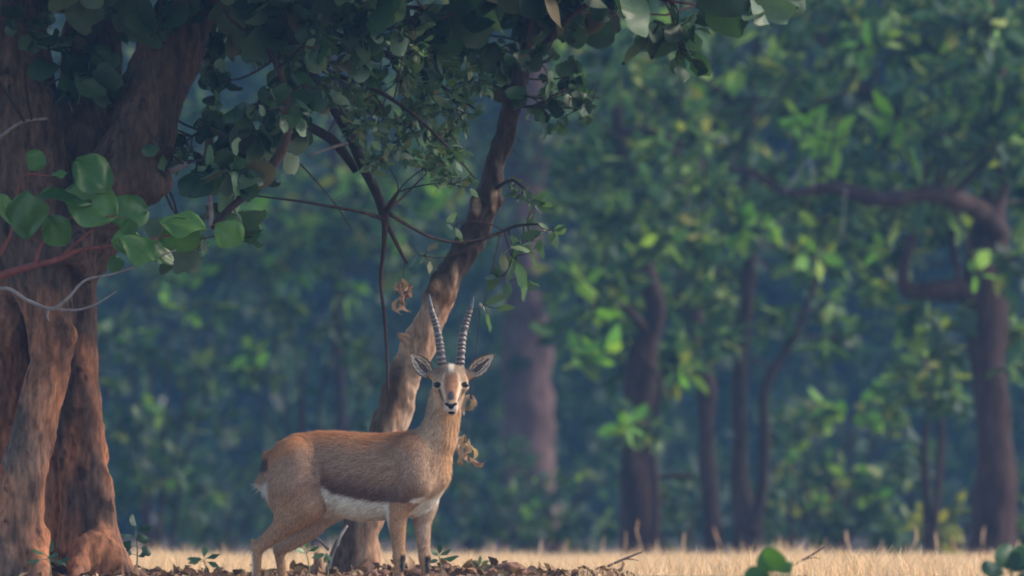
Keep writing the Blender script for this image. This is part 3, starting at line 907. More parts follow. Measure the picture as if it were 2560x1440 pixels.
limb(big, [(-30, -300, .1, 66), (-150, -600, -.1, 40), (-350, -900, -.3, 24), (-500, -1300, -.4, 10)], YB, BARK_DARK)
limb(big, [(0, -200, .1, 50), (120, -420, -.4, 30), (260, -700, -.9, 22), (400, -1000, -1.2, 10)], YB, BARK_DARK)
limb(big, [(470, 20, .05, 30), (560, 30, -.2, 12), (650, 90, -.35, 10), (710, 210, -.4, 10), (718, 330, -.4, 11), (690, 400, -.4, 12), (620, 480, -.4, 11), (560, 535, -.4, 9), (528, 570, -.4, 7)], YB, BARK_DARK)
limb(big, [(528, 570, -.4, 6), (528, 530, -.4, 6), (522, 480, -.42, 5), (518, 440, -.42, 3)], YB, TWIG_GREY, 'broken_twig')
limb(big, [(400, 440, -.08, 12), (430, 425, -.12, 9), (468, 408, -.16, 6)], YB, TWIG_GREY, 'broken_twig')
limb(big, [(-40, 380, -.2, 7), (10, 335, -.25, 5), (60, 303, -.3, 4), (118, 296, -.3, 3)], YB, TWIG_GREY, 'broken_twig')
for (cx, cy, n) in [(60, 40, 9), (180, 120, 10), (250, 200, 7), (330, 50, 9), (440, 10, 9), (560, 60, 10), (640, 30, 9), (690, 190, 12), (630, 260, 12), (560, 330, 9), (560, 430, 9), (640, 400, 8), (480, 340, 5), (720, 60, 10), (800, 60, 10), (330, 250, 3), (170, 190, 4), (520, 160, 10), (580, 200, 10), (0, 230, 4),
                    (880, 40, 9), (960, 70, 9), (1040, 40, 9), (900, 130, 7), (640, 330, 9), (600, 470, 5), (700, 270, 8), (760, 210, 6), (850, 60, 8), (980, 130, 7), (1060, 120, 7), (420, 370, 2), (740, 300, 7), (490, 400, 3), (560, 580, 3), (480, 560, 5), (440, 600, 3)]:
    big.spray(P(cx, cy, YB + rng.uniform(-.7, .5)), 0.15, int(n * 2.4), rng.choice([.065, .085, .115]), 'round', GREEN_NEAR, 5, 0.7, 0.0035, True, 1.3)
for _ in range(120):
    cx, cy = rng.uniform(-500, 1300), rng.uniform(-500, -40)
    big.spray(P(cx, cy, YB + rng.uniform(-.9, .9)), 0.24, 16, 0.14, 'round', GREEN_NEAR, 4, 0.5, 0.004, True, 0.9)
n_ = 0
while n_ < 620:                                     # unseen crown dome, spread wide above the view to shade the trunk
    e = rng.normal(0, 1, 3); e *= rng.uniform(.35, 1) / np.linalg.norm(e)
    C = np.array([-1.7, 41.6, 4.3]) + e * np.array([4.2, 5.2, 2.4])
    if C[2] < 0.5 + 1180 / FPX * C[1] + .36: continue
    n_ += 1
    big.spray(C, 0.32, 15, 0.22, 'card', GREEN_NEAR, 3, 0.4, 0.006, True, 0.8)
big.finish(BARK_DARK)

# ------------------------------------------------------------------ leaning tree behind the animal
YL = 43.6
kL = YL / FPX
base = P(892, 0, YL); base[2] = float(gz(base[0], YL))
lean = Plant('leaning_tree', 'crooked knotty tree leaning up behind the horned gazelle', 'tree', base)
lt = [(890, 1490, 0, 74), (892, 1430, 0, 56), (898, 1350, 0, 47), (925, 1220, 0, 46), (965, 1090, 0, 44), (1000, 980, 0, 42), (1035, 900, 0, 38), (1072, 810, 0, 33), (1105, 730, 0, 37), (1145, 650, 0, 32), (1195, 560, 0, 34), (1222, 480, 0, 30), (1246, 390, 0, 24), (1268, 300, 0, 21), (1300, 190, 0, 20), (1320, 60, 0, 20), (1330, -100, 0, 17)]
lp, lr = [P(a, b, YL + c) for a, b, c, r in lt], [r * kL for a, b, c, r in lt]
prims = [chain_prim(lp, lr, .03),
         chain_prim([P(1045, 870, YL), P(1018, 846, YL - .04), P(998, 838, YL - .06)], [28 * kL, 19 * kL, 9 * kL], .03),           # broken stub
         chain_prim([P(1085, 740, YL - .03), P(1092, 700, YL - .05), P(1090, 680, YL - .05)], [30 * kL, 18 * kL, 6 * kL], .02),
         chain_prim([P(1195, 540, YL - .04), P(1240, 500, YL - .04)], [26 * kL, 22 * kL], .02),
         chain_prim([P(870, 1400, YL - .02), P(840, 1440, YL - .05), P(815, 1475, YL - .08)], [30 * kL, 24 * kL, 14 * kL], .04),
         chain_prim([P(915, 1400, YL - .02), P(945, 1440, YL - .05), P(965, 1475, YL - .08)], [30 * kL, 22 * kL, 14 * kL], .04)]
v, q = sdf_mesh(prims, np.array([-.85, YL - .3, -.05]), np.array([.2, YL + .3, 2.5]), 0.009)
v = relax(v, q, 2)
nrm = vnormals(v, q)
d = 0.014 * fbm(v * np.array([15, 15, 6]) + 0.5 * fbm(v * 7, 2)[:, None], 4) + 0.004 * fbm(v * np.array([55, 55, 14]), 2)
for px, py, rr, dep in [(1200, 500, 13, .03), (1085, 735, 16, .025), (1015, 850, 12, .02), (1100, 760, 14, .02), (1000, 1020, 7, .008)]:      # knot holes
    c = P(px, py, YL)
    d = d - dep * np.exp(-(((v[:, 0] - c[0]) ** 2 + (v[:, 2] - c[2]) ** 2) / (rr * kL) ** 2)) * (nrm[:, 1] < 0)
v = v + nrm * d[:, None]
pxs = 1280 + v[:, 0] / v[:, 1] * FPX; pys = HOR - (v[:, 2] - CAM_H) / v[:, 1] * FPX
nb = fbm(v * np.array([9, 9, 5]), 3)
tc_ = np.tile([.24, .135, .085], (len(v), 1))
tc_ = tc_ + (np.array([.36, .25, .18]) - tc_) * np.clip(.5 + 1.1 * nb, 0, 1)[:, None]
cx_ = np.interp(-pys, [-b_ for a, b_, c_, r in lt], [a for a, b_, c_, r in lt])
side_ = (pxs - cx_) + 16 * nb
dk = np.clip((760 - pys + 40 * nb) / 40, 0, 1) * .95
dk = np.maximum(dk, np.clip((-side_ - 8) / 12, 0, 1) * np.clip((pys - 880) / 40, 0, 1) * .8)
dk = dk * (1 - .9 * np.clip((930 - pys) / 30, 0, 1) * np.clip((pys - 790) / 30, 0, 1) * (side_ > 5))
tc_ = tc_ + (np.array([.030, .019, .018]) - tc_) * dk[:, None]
for px_, py_, rx, ry in [(1192, 515, 8, 18), (1236, 500, 7, 24), (1092, 715, 15, 18), (1138, 690, 8, 28)]:
    w_ = np.clip(1.6 - 1.2 * np.sqrt(((pxs - px_) / rx) ** 2 + ((pys - py_) / ry) ** 2) + .5 * nb, 0, 1)
    tc_ = tc_ + (np.array([.44, .29, .19]) - tc_) * w_[:, None] * .85
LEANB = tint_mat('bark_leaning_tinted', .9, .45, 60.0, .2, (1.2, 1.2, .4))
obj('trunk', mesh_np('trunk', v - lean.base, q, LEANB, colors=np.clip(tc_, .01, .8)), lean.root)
c = catmull([list(a) + [b_] for a, b_ in zip(lp, lr)], 6)
lean.skel += [(x[:3], x[3]) for x in c if x[2] > 1.1]
limb(lean, [(1330, -80, 0, 17), (1345, -300, .1, 13), (1400, -600, .2, 8), (1420, -900, .2, 4)], YL, BARK_LEAN)
limb(lean, [(1305, 170, 0, 10), (1370, 100, -.3, 8), (1440, 30, -.5, 7), (1560, -30, -.6, 6), (1660, 0, -.6, 4)], YL, BARK_DARK)
limb(lean, [(1325, 30, 0, 10), (1250, -60, -.3, 8), (1150, -90, -.5, 6), (1060, -80, -.5, 4)], YL, BARK_DARK)
limb(lean, [(1165, 610, -.05, 5), (1230, 590, -.2, 4), (1290, 565, -.3, 3.5), (1345, 560, -.35, 2.5)], YL, BARK_DARK)
limb(lean, [(1240, 470, -.03, 5), (1280, 450, -.15, 4), (1310, 470, -.2, 3)], YL, BARK_DARK)
for (cx, cy, n) in [(1180, 40, 11), (1290, 40, 11), (1400, 30, 9), (1350, 150, 10), (1430, 190, 9), (1240, 190, 8), (1250, 120, 10), (1350, 260, 7), (1450, 270, 5), (1690, 70, 6), (1500, 30, 4), (1700, 120, 3), (1120, 90, 8), (1400, 230, 5)]:
    lean.spray(P(cx, cy, YL + rng.uniform(-.7, .2)), 0.13, int(n * 2.4), rng.choice([.065, .085, .115]), 'round', GREEN_NEAR, 5, 0.7, 0.003, True, 1.3)
for (cx, cy, n) in [(1320, 600, 9), (1370, 575, 8), (1290, 640, 7), (1340, 510, 6), (1260, 690, 5), (1140, 560, 3), (1060, 640, 5), (1210, 760, 3), (1300, 690, 4)]:
    lean.spray(P(cx, cy, YL + rng.uniform(-.5, -.2)), 0.075, n, 0.085, 'oval', GREEN_FINE, 4, 0.4, 0.002, True, 0.9)
for (cx, cy, n) in [(1285, 465, 26), (1305, 480, 24), (1320, 500, 14)]:
    lean.spray(P(cx, cy, YL + rng.uniform(-.2, -.1)), 0.055, n, 0.03, 'oval', GREEN_FINE, 5, 0.4, 0.0015, True, 0.9)
for _ in range(110):
    cx, cy = rng.uniform(900, 2000), rng.uniform(-1100, -40)
    lean.spray(P(cx, cy, YL + rng.uniform(-1.4, 1.4)), 0.26, 18, 0.16, 'round', GREEN_NEAR, 4, 0.5, 0.004, True, 0.9)
# dry curled leaves caught on thread-like twigs
def dry(pl, px, py, Y, n, size, top, rad=0.03):
    C = P(px, py, Y)
    pl.twig(P(top[0], top[1], Y), C, 0.0014, 0.001, 0.0, 7, 4)
    for _ in range(n):
        o = C + rng.normal(0, rad, 3) * np.array([.7, .7, 1])
        pl.twig(C, o, 0.001, 0.0008, 0, 3, 4)
        pl.leaf(o, rng.normal(0, .5, 3) + [0, 0, -1.0], rng.normal(0, 1, 3), size * rng.uniform(.7, 1.2), 'curl', DRY_LEAF)
dry(lean, 1005, 712, YL - .5, 9, 0.06, (1010, 640), .024)
dry(lean, 995, 745, YL - .5, 3, 0.07, (1000, 700), .02)
dry(lean, 1160, 1110, YL - .4, 9, 0.06, (1178, 950), .024)
dry(lean, 1176, 985, YL - .4, 3, 0.08, (1200, 770), .015)
dry(lean, 1168, 1140, YL - .4, 3, 0.06, (1160, 1100), .02)
lean.finish(BARK_DARK)

# ------------------------------------------------------------------ woody vine hanging between the two trees
YV = 42.3
vb = P(690, 60, YV)
vine = Plant('hanging_branch', 'bare dark forked branch hanging down, small fine leaves above it', 'branch', vb)
limb(vine, [(650, -300, .2, 24), (665, -120, .1, 22), (700, 40, 0, 20), (760, 160, 0, 18), (830, 260, 0, 15), (875, 340, 0, 14), (905, 410, 0, 13), (940, 480, 0, 12), (960, 535, 0, 14), (962, 560, 0, 8)], YV, BARK_DARK, 'stem')
limb(vine, [(962, 545, 0, 9), (960, 620, 0, 6.5), (952, 700, 0, 5), (962, 800, 0, 4.5), (968, 900, 0, 4), (970, 985, 0, 3)], YV, BARK_DARK, 'twig')
limb(vine, [(955, 545, 0, 7), (900, 530, -.1, 4), (820, 515, -.15, 3.5), (740, 502, -.2, 3), (640, 490, -.25, 2)], YV, BARK_DARK, 'twig')
limb(vine, [(965, 530, 0, 10), (980, 505, -.05, 7), (995, 480, -.08, 4)], YV, BARK_DARK, 'twig')
limb(vine, [(970, 525, 0, 4), (1020, 480, .1, 3), (1060, 440, .15, 2.5), (1110, 395, .2, 1.5)], YV, BARK_DARK, 'twig')
limb(vine, [(975, 535, 0, 6), (1040, 575, .1, 4.5), (1095, 598, .2, 4), (1160, 605, .25, 3), (1260, 585, .3, 2)], YV, BARK_DARK, 'twig')
limb(vine, [(965, 555, 0, 7), (985, 595, .05, 6), (1005, 635, .1, 5), (1020, 660, .1, 3)], YV, BARK_DARK, 'twig')
limb(vine, [(735, 300, .2, 12), (780, 320, .2, 13), (830, 350, .2, 13), (865, 390, .2, 12), (890, 430, .2, 8)], YV, BARK_DARK, 'broken_limb')
limb(vine, [(690, 90, .05, 16), (705, 200, .2, 13), (735, 300, .2, 12)], YV, BARK_DARK, 'broken_limb')
limb(vine, [(880, 355, 0, 4), (830, 368, -.05, 3.5), (770, 390, -.1, 2)], YV, TWIG_GREY, 'twig')
limb(vine, [(560, 380, -.3, 2), (640, 375, -.2, 2.5), (720, 385, -.1, 2), (760, 420, -.1, 2), (830, 500, -.1, 1.5), (880, 575, -.1, 1.2)], YV, BARK_DARK, 'twig')
limb(vine, [(770, 160, 0, 10), (850, 190, -.2, 7), (950, 230, -.3, 6), (1050, 300, -.4, 5), (1140, 390, -.4, 3.5), (1190, 450, -.4, 2)], YV, BARK_DARK)
limb(vine, [(700, 60, 0, 12), (820, 80, .2, 9), (950, 130, .2, 7), (1080, 200, .1, 5), (1200, 280, .1, 3)], YV, BARK_DARK)
for (cx, cy, n) in [(650, 60, 18), (720, 120, 24), (790, 140, 24), (850, 200, 24), (930, 220, 28), (1000, 190, 26), (960, 290, 30), (1040, 290, 32), (1100, 350, 32), (1060, 240, 26), (1120, 400, 22), (1160, 280, 20), (1130, 250, 22), (900, 310, 24), (870, 260, 22), (1000, 360, 22), (1130, 460, 12), (1080, 410, 16), (920, 150, 24), (1010, 120, 22), (1100, 160, 22), (640, 110, 12), (800, 80, 20), (960, 400, 12), (1180, 200, 18)]:
    vine.spray(P(cx, cy, YV + rng.uniform(-.5, .4)), 0.10, int(n * 2.6), 0.052, 'oval', GREEN_FINE, 8, 0.4, 0.002, True, 0.9)
vine.leaf(P(715, 380, YV - .2), (0.5, -.4, -.5), (0.4, -1, 0.6), 0.075, 'round', leaf_mat('leaf_pale', [(0, (0.3, 0.36, 0.30)), (1, (0.36, 0.42, 0.35))], .3))
vine.finish(BARK_DARK)

# ------------------------------------------------------------------ round-leaved sapling reaching in front of the big trunk
YS = 40.9
base = P(-330, 0, YS); base[2] = float(gz(base[0], YS))
sap = Plant('sapling', 'red stemmed sapling holding large round bright leaves before the big trunk', 'sapling', base)
limb(sap, [(-330, 1500, 0, 22), (-320, 1200, 0, 18), (-280, 950, 0, 15), (-180, 800, 0, 12), (-60, 715, 0, 11), (60, 670, -.02, 9), (140, 650, -.03, 7), (200, 625, -.04, 5), (262, 618, -.05, 3)], YS, TWIG_RED, 'stem')
limb(sap, [(85, 660, -.02, 5), (110, 600, -.03, 4), (160, 560, -.05, 3), (240, 480, -.05, 2)], YS, TWIG_RED, 'twig')
limb(sap, [(150, 645, -.03, 4), (210, 590, -.05, 3), (270, 540, -.08, 2)], YS, TWIG_RED, 'twig')
limb(sap, [(-60, 715, 0, 6), (20, 600, -.02, 4), (40, 500, -.03, 3), (60, 440, -.04, 2), (130, 440, -.05, 2)], YS, TWIG_RED, 'twig')
limb(sap, [(200, 625, -.04, 3.5), (300, 610, -.06, 3), (420, 590, -.08, 2.5), (500, 570, -.09, 1.5)], YS, TWIG_RED, 'twig')
limb(sap, [(-280, 950, 0, 8), (-120, 800, -.05, 6), (0, 722, -.1, 5.5), (70, 752, -.1, 5), (128, 772, -.1, 5), (170, 745, -.1, 4), (215, 700, -.1, 3.5), (300, 680, -.1, 2.5), (440, 625, -.1, 1.5)], YS, TWIG_GREY, 'dry_twig')
limb(sap, [(128, 772, -.1, 4), (190, 775, -.1, 3), (240, 760, -.1, 2.5), (292, 728, -.1, 1.5)], YS, TWIG_GREY, 'dry_twig')
limb(sap, [(122, 768, -.1, 4), (118, 790, -.1, 3), (124, 803, -.1, 2)], YS, TWIG_GREY, 'dry_twig')
def face_leaf(pl, x0, y0, x1, y1, Y, nrm, mat, shape='broad', k=1.0):
    a, b_ = P(x0, y0, Y), P(x1, y1, Y)
    pl.leaf(a, (b_ - a) / np.linalg.norm(b_ - a) + np.array([0, rng.uniform(-.3, .1), 0]), nrm, np.linalg.norm(b_ - a) * k, shape, mat)
for x0, y0, x1, y1, n_ in [(270, 480, 195, 395, (0.1, -1, .5)), (290, 540, 165, 480, (0, -1, .25)), (270, 545, 370, 520, (.1, -1, .2)), (225, 515, 108, 462, (0, -.35, 1)), (75, 425, 105, 380, (.2, -1, .3)),
                           (70, 595, 45, 480, (-.6, -.8, .2)), (30, 570, 10, 480, (.9, -.5, 0)), (120, 540, 165, 610, (.2, -.8, -.5)), (300, 600, 400, 630, (0, -.5, .9)), (400, 560, 515, 545, (.1, -.5, .9)),
                           (400, 600, 500, 570, (0, -1, -.4)), (540, 560, 600, 610, (.3, -.9, -.2)), (280, 640, 300, 680, (.3, -1, .3)), (350, 610, 440, 640, (0, -.5, .8)),
                           (280, 610, 350, 590, (.1, -1, .1)), (320, 545, 330, 590, (0, -1, 0)), (130, 440, 165, 425, (0, -.4, 1))]:
    face_leaf(sap, x0, y0, x1, y1, YS - rng.uniform(.02, .12), n_, GREEN_FRESH)
    S = np.array([p for p, r in sap.skel]); o = sap.leaves[-1][1]
    sap.twig(S[np.argmin(np.linalg.norm(S - o, axis=1))], o, 0.0018, 0.0014, 0, 4, 5)
sap.finish(TWIG_RED)

# ------------------------------------------------------------------ small things on the ground
def seedling(label, px, Y, leaves, mat, stem_r=0.003, name='seedling', stemmat=None, shape='oval'):
    base = P(px, 0, Y); base[2] = float(gz(base[0], Y))
    p = Plant(name, label, 'seedling', base, 'seedlings and sprigs on the ground')
    top = min(l[1] for l in leaves)
    T = P(np.mean([l[0] for l in leaves]), top + 12, Y)
    p.stem('stem', [base - [0, 0, .03], (base + T) / 2 + [.008, 0, 0], T], [stem_r * 1.3, stem_r, stem_r * .6], stemmat or TWIG_GREEN, 6, 0)
    for lx, ly, ang, size in leaves:
        o = P(lx, ly, Y + rng.uniform(-.03, .03))
        S = np.array([a for a, r in p.skel]); 
        p.twig(S[np.argmin(np.linalg.norm(S - o, axis=1))], o, stem_r * .5, stem_r * .35, 0, 3, 4)
        p.leaf(o, (math.cos(R(ang)), rng.uniform(-.4, .2), math.sin(R(ang))), (rng.normal(0, .4), -.7, .8), size, shape, mat)
    return p.finish(stemmat or TWIG_GREEN)

seedling('bright green leafy sprig poking up before the straw grass', 1930, 31, [(1930, 1425, 75, .065), (1930, 1430, 120, .07), (1935, 1428, 40, .055), (1925, 1440, 165, .07), (1940, 1440, 10, .055), (1935, 1420, 95, .045)], GREEN_FRESH, .004, shape='round')
seedling('dark green leafy sprig below the broad forest trunk', 2525, 31, [(2520, 1425, 100, .07), (2525, 1430, 60, .07), (2510, 1435, 150, .065), (2535, 1420, 40, .06), (2540, 1440, 0, .06), (2530, 1400, 80, .05)], GREEN_NEAR, .004, shape='round')
seedling('pale broad leaved seedling between the hind legs', 770, 42.6, [(762, 1380, 160, .06), (770, 1378, 20, .05), (768, 1372, 95, .035)], GREEN_FRESH)
seedling('drooping olive seedling leaf beside the leaning trunk', 815, 42.8, [(812, 1385, 200, .05), (815, 1382, -60, .045), (818, 1385, -110, .04)], GREEN_FINE)
seedling('small dark seedling right of the front legs', 1098, 42.4, [(1096, 1388, 150, .04), (1100, 1388, 25, .05), (1098, 1385, 80, .04), (1095, 1400, 190, .045), (1108, 1395, -10, .06)], GREEN_NEAR)
seedling('tiny green seedling among the clods', 1200, 43.0, [(1196, 1415, 140, .03), (1204, 1412, 40, .035), (1200, 1408, 90, .03), (1190, 1420, 180, .03), (1212, 1420, 0, .035)], GREEN_SHRUB)
seedling('dark spindly seedling on the litter near the hind hooves', 512, 43.4, [(505, 1398, 170, .06), (515, 1396, 15, .06), (510, 1392, 80, .05), (520, 1405, -15, .05), (498, 1402, 195, .05)], GREEN_NEAR)
seedling('dark leafy seedling hugging the base of the big trunk', 338, 42.5, [(330, 1340, 150, .04), (345, 1330, 60, .045), (340, 1350, 30, .04), (330, 1365, 190, .04), (352, 1370, 0, .04), (338, 1318, 90, .045), (345, 1390, 20, .04), (330, 1385, 160, .04), (350, 1345, 10, .04), (328, 1352, 200, .035)], GREEN_NEAR, shape='round')
seedling('leafy green tuft between the twin stems of the big trunk', 120, 41.5, [(110, 1385, 150, .05), (125, 1380, 60, .05), (118, 1395, 20, .05), (135, 1400, -10, .05), (100, 1400, 190, .05), (150, 1402, 10, .045)], GREEN_NEAR)

def fallen(label, l, Y, mat, side=()):
    p0 = P(l[0][0], l[0][1], Y); 
    t = Plant('fallen_twig', label, 'twig', (p0[0], p0[1], float(gz(p0[0], Y))), 'dead twigs lying in the grass')
    limb(t, [(a, b, c, r) for a, b, c, r in l], Y, mat, 'stem', 7, .1)
    for s_ in side:
        limb(t, s_, Y, mat, 'twig', 5, .1)
    return t.finish(mat)
fallen('thin bare dead twig propped up beneath the purplish trunk', [(1440, 1452, 0, 4), (1500, 1425, .1, 3.5), (1550, 1402, .2, 3), (1605, 1380, .3, 2)], 44.5, BARK_DARK, [[(1560, 1398, .2, 2), (1580, 1398, .25, 1.5), (1597, 1402, .3, 1)]])
fallen('thin bare dead twig propped up beneath the forked tree', [(1920, 1452, 0, 4), (1970, 1420, .1, 3.5), (2020, 1393, .2, 3), (2060, 1368, .3, 2)], 44.5, BARK_DARK, [[(2010, 1398, .2, 2), (2035, 1394, .25, 1.5), (2050, 1397, .3, 1)]])
fallen('curved grey dead stick leaning beside the leaning trunk', [(818, 1448, 0, 6), (825, 1400, 0, 6), (845, 1350, 0, 5), (868, 1315, .1, 3)], 43.1, plain_mat('stick_grey', (0.10, 0.085, 0.085)), [[(822, 1375, 0, 4), (800, 1352, 0, 3), (782, 1342, 0, 2)]])
fallen('short dark root stub standing beside the hind legs', [(800, 1455, 0, 18), (798, 1420, 0, 16), (795, 1395, 0, 13), (792, 1380, 0, 8)], 43.3, BARK_LEAN)

# clods of earth
CLOD = plain_mat('clod_earth', (0.15, 0.075, 0.05), 0.95, 0.45, 40)
ico_v = []
import bmesh
bm = bmesh.new(); bmesh.ops.create_icosphere(bm, subdivisions=3, radius=1.0)
bm.verts.ensure_lookup_table()
ICO_V = np.array([v_.co for v_ in bm.verts]); ICO_F = np.array([[v_.index for v_ in f.verts] for f in bm.faces]); bm.free()
for i, (px, Y, s_) in enumerate([(1270, 43.1, .045), (1225, 43.0, .028), (1290, 43.2, .03), (1040, 43.0, .03), (1020, 43.1, .026), (1150, 43.1, .024), (1075, 42.9, .024), (930, 43.0, .03), (860, 42.8, .03), (960, 43.1, .028), (385, 42.4, .03), (430, 42.5, .026), (350, 42.0, .035), (1110, 43.2, .03), (250, 41.3, .04), (180, 41.2, .035), (470, 42.8, .022)]):
    a = P(px, 0, Y); a[2] = float(gz(a[0], Y)) + s_ * 0.25
    v = ICO_V * np.array([1.25, 1.0, .8]) * s_
    v = v * (1 + 0.28 * fbm(ICO_V * 1.7 + i * 9.1, 4))[:, None]
    o = obj('earth_clod', mesh_np('earth_clod', v, ICO_F, CLOD), loc=a)
    where = 'at the roots of the big trunk' if px < 480 else 'at the foot of the leaning trunk' if px < 1000 else 'beside the front legs of the gazelle' if px < 1160 else 'next to the tiny green seedling'
    tag(o, ('large ' if s_ > .037 else '') + 'crumbly reddish brown clod of earth ' + where, 'clod', 'earth clods ' + where)

# leaf litter
def litter(name, n, mat, seed, size):
    g_ = np.random.default_rng(seed)
    x = np.concatenate([g_.normal(-1.6, .8, n // 2), g_.uniform(-2.4, 0.45, n - n // 2)])
    y = np.concatenate([g_.normal(42.1, .7, n // 2), g_.uniform(41.4, 44.2, n - n // 2)])
    o = np.stack([x, y, gz(x, y) + g_.uniform(0.0, 0.022, n)], -1)
    d = g_.normal(0, 1, (n, 3)) * [1, 1, .45]; d /= np.linalg.norm(d, axis=1)[:, None]
    nr = g_.normal(0, .55, (n, 3)) + [0, 0, 1]
    s_ = np.cross(nr, d); s_ /= np.linalg.norm(s_, axis=1)[:, None]
    M = np.stack([d, s_, np.cross(d, s_)], 2) * (size * g_.uniform(.4, 1.2, n))[:, None, None]
    v, q = LEAF['card']
    v = v * [1, 1, 2.4]
    V = np.einsum('nij,vj->nvi', M, v) + o[:, None]
    Q = q[None] + (np.arange(n) * len(v))[:, None, None]
    return mesh_np(name, V.reshape(-1, 3), Q.reshape(-1, 4), mat, rnd=np.repeat(g_.uniform(0, 1, n), len(v)))
LITTER = leaf_mat('leaf_litter', [(0.0, (0.07, 0.038, 0.028)), (0.5, (0.16, 0.08, 0.05)), (0.85, (0.26, 0.15, 0.09)), (1.0, (0.40, 0.28, 0.2))], 0.1, 0.8, 0.2)
tag(obj('leaf_litter', litter('leaf_litter', 7000, LITTER, 21, 0.05), kind='stuff'), 'brown fallen leaves scattered over the bare earth under the trees', 'leaf litter')

# ------------------------------------------------------------------ the gazelle
YG = 40.0
PSI = R(17)
cs, sn = math.cos(PSI), math.sin(PSI)
G0 = P(890, 1530, YG)
def W(px, py, lat=0.0, dy=0.0):
    x = (px - 890) / 700
    s_ = (x - lat * sn) / cs
    return np.array([x, -s_ * sn + lat * cs + dy, (1530 - py) / 700])
gaz = thing('gazelle', 'tan gazelle with white belly and ringed horns, head turned from its body', 'gazelle', G0)

TP = np.array([[660, 1185, 1200, .008], [666, 1152, 1222, .045], [680, 1126, 1248, .075], [700, 1105, 1268, .095], [740, 1087, 1278, .104], [800, 1078, 1272, .098], [840, 1079, 1284, .106], [880, 1082, 1298, .120], [920, 1085, 1301, .122], [965, 1085, 1298, .110], [1000, 1079, 1290, .102], [1040, 1084, 1280, .100], [1080, 1104, 1256, .086], [1104, 1134, 1230, .062], [1117, 1160, 1212, .034], [1124, 1180, 1196, .008]])
tpx = np.linspace(660, 1128, 60)
def d_torso(p):
    s_ = p[..., 0] * cs - p[..., 1] * sn
    l = p[..., 0] * sn + p[..., 1] * cs
    x = s_ * cs * 700 + 890
    top = np.interp(x, TP[:, 0], TP[:, 1]); bot = np.interp(x, TP[:, 0], TP[:, 2]); hw = np.interp(x, TP[:, 0], TP[:, 3])
    zc = (1530 - (top + bot) / 2) / 700; hz = (bot - top) / 1400
    u = (p[..., 2] - zc) / hz
    hw = hw * (1 - 0.22 * np.clip(u, 0, 1) ** 2)
    e = np.sqrt((l / hw) ** 2 + u ** 2)
    d = (e - 1) * np.minimum(hw, hz)
    out = np.maximum(660 - x, x - 1124) / 700
    return np.where(out > 0, np.maximum(d, out), d)
y0 = W(1116, 985)[1]
def Hd(px, py, f, dx=0.0):          # head points: f = metres towards the viewer of the head
    return np.array([(px - 890) / 700 + dx, y0 - f, (1530 - py) / 700])
L_, F_ = -0.066, 0.066
legs = {
 'hind_near': [([W(738, 1150, -.06), W(750, 1212, -.076), W(772, 1262, -.078)], [.084, .088, .062], .02),
               ([W(705, 1180, -.055), W(712, 1240, -.062), W(722, 1290, L_)], [.055, .058, .046], .05),
               ([W(770, 1268, L_), W(722, 1306, L_), W(675, 1345, L_), W(643, 1372, L_)], [.052, .043, .029, .021], .03),
               ([W(632, 1352, L_), W(642, 1380, L_), W(641, 1420, L_), W(640, 1490, L_), W(641, 1500, L_), W(648, 1520, L_)], [.009, .0185, .0155, .0135, .016, .013], .012)],
 'hind_far': [([W(760, 1170, .06), W(800, 1240, F_), W(825, 1268, F_)], [.075, .066, .050], .05),
              ([W(825, 1268, F_), W(775, 1322, F_), W(735, 1352, F_), W(698, 1375, F_)], [.048, .037, .028, .020], .03),
              ([W(687, 1360, F_), W(696, 1382, F_), W(703, 1425, F_), W(711, 1490, F_), W(713, 1500, F_), W(721, 1520, F_)], [.009, .018, .0155, .0135, .016, .013], .012)],
 'front_near': [([W(1028, 1130, -.066), W(1042, 1205, -.076), W(1002, 1255, L_)], [.060, .064, .045], .022),
                ([W(992, 1258, L_), W(993, 1300, L_), W(996, 1345, L_), W(999, 1392, L_)], [.042, .034, .025, .0205], .03),
                ([W(999, 1392, L_), W(999, 1430, L_), W(1001, 1490, L_), W(1001, 1500, L_), W(1008, 1520, L_)], [.0205, .0145, .0125, .0155, .013], .012)],
 'front_far': [([W(1066, 1160, .05), W(1068, 1205, .055), W(1062, 1262, F_)], [.060, .050, .040], .04),
               ([W(1062, 1262, F_), W(1056, 1310, F_), W(1058, 1350, F_), W(1062, 1394, F_)], [.040, .031, .024, .0195], .03),
               ([W(1062, 1394, F_), W(1063, 1430, F_), W(1066, 1490, F_), W(1066, 1500, F_), W(1073, 1520, F_)], [.0195, .0145, .0125, .0155, .013], .012)],
}
neck = ([W(1045, 1158), W(1070, 1135), W(1092, 1100), W(1104, 1060), W(1112, 1018), W(1117, 982), Hd(1124, 957, .01)], [.092, .083, .070, .0615, .058, .056, .050])
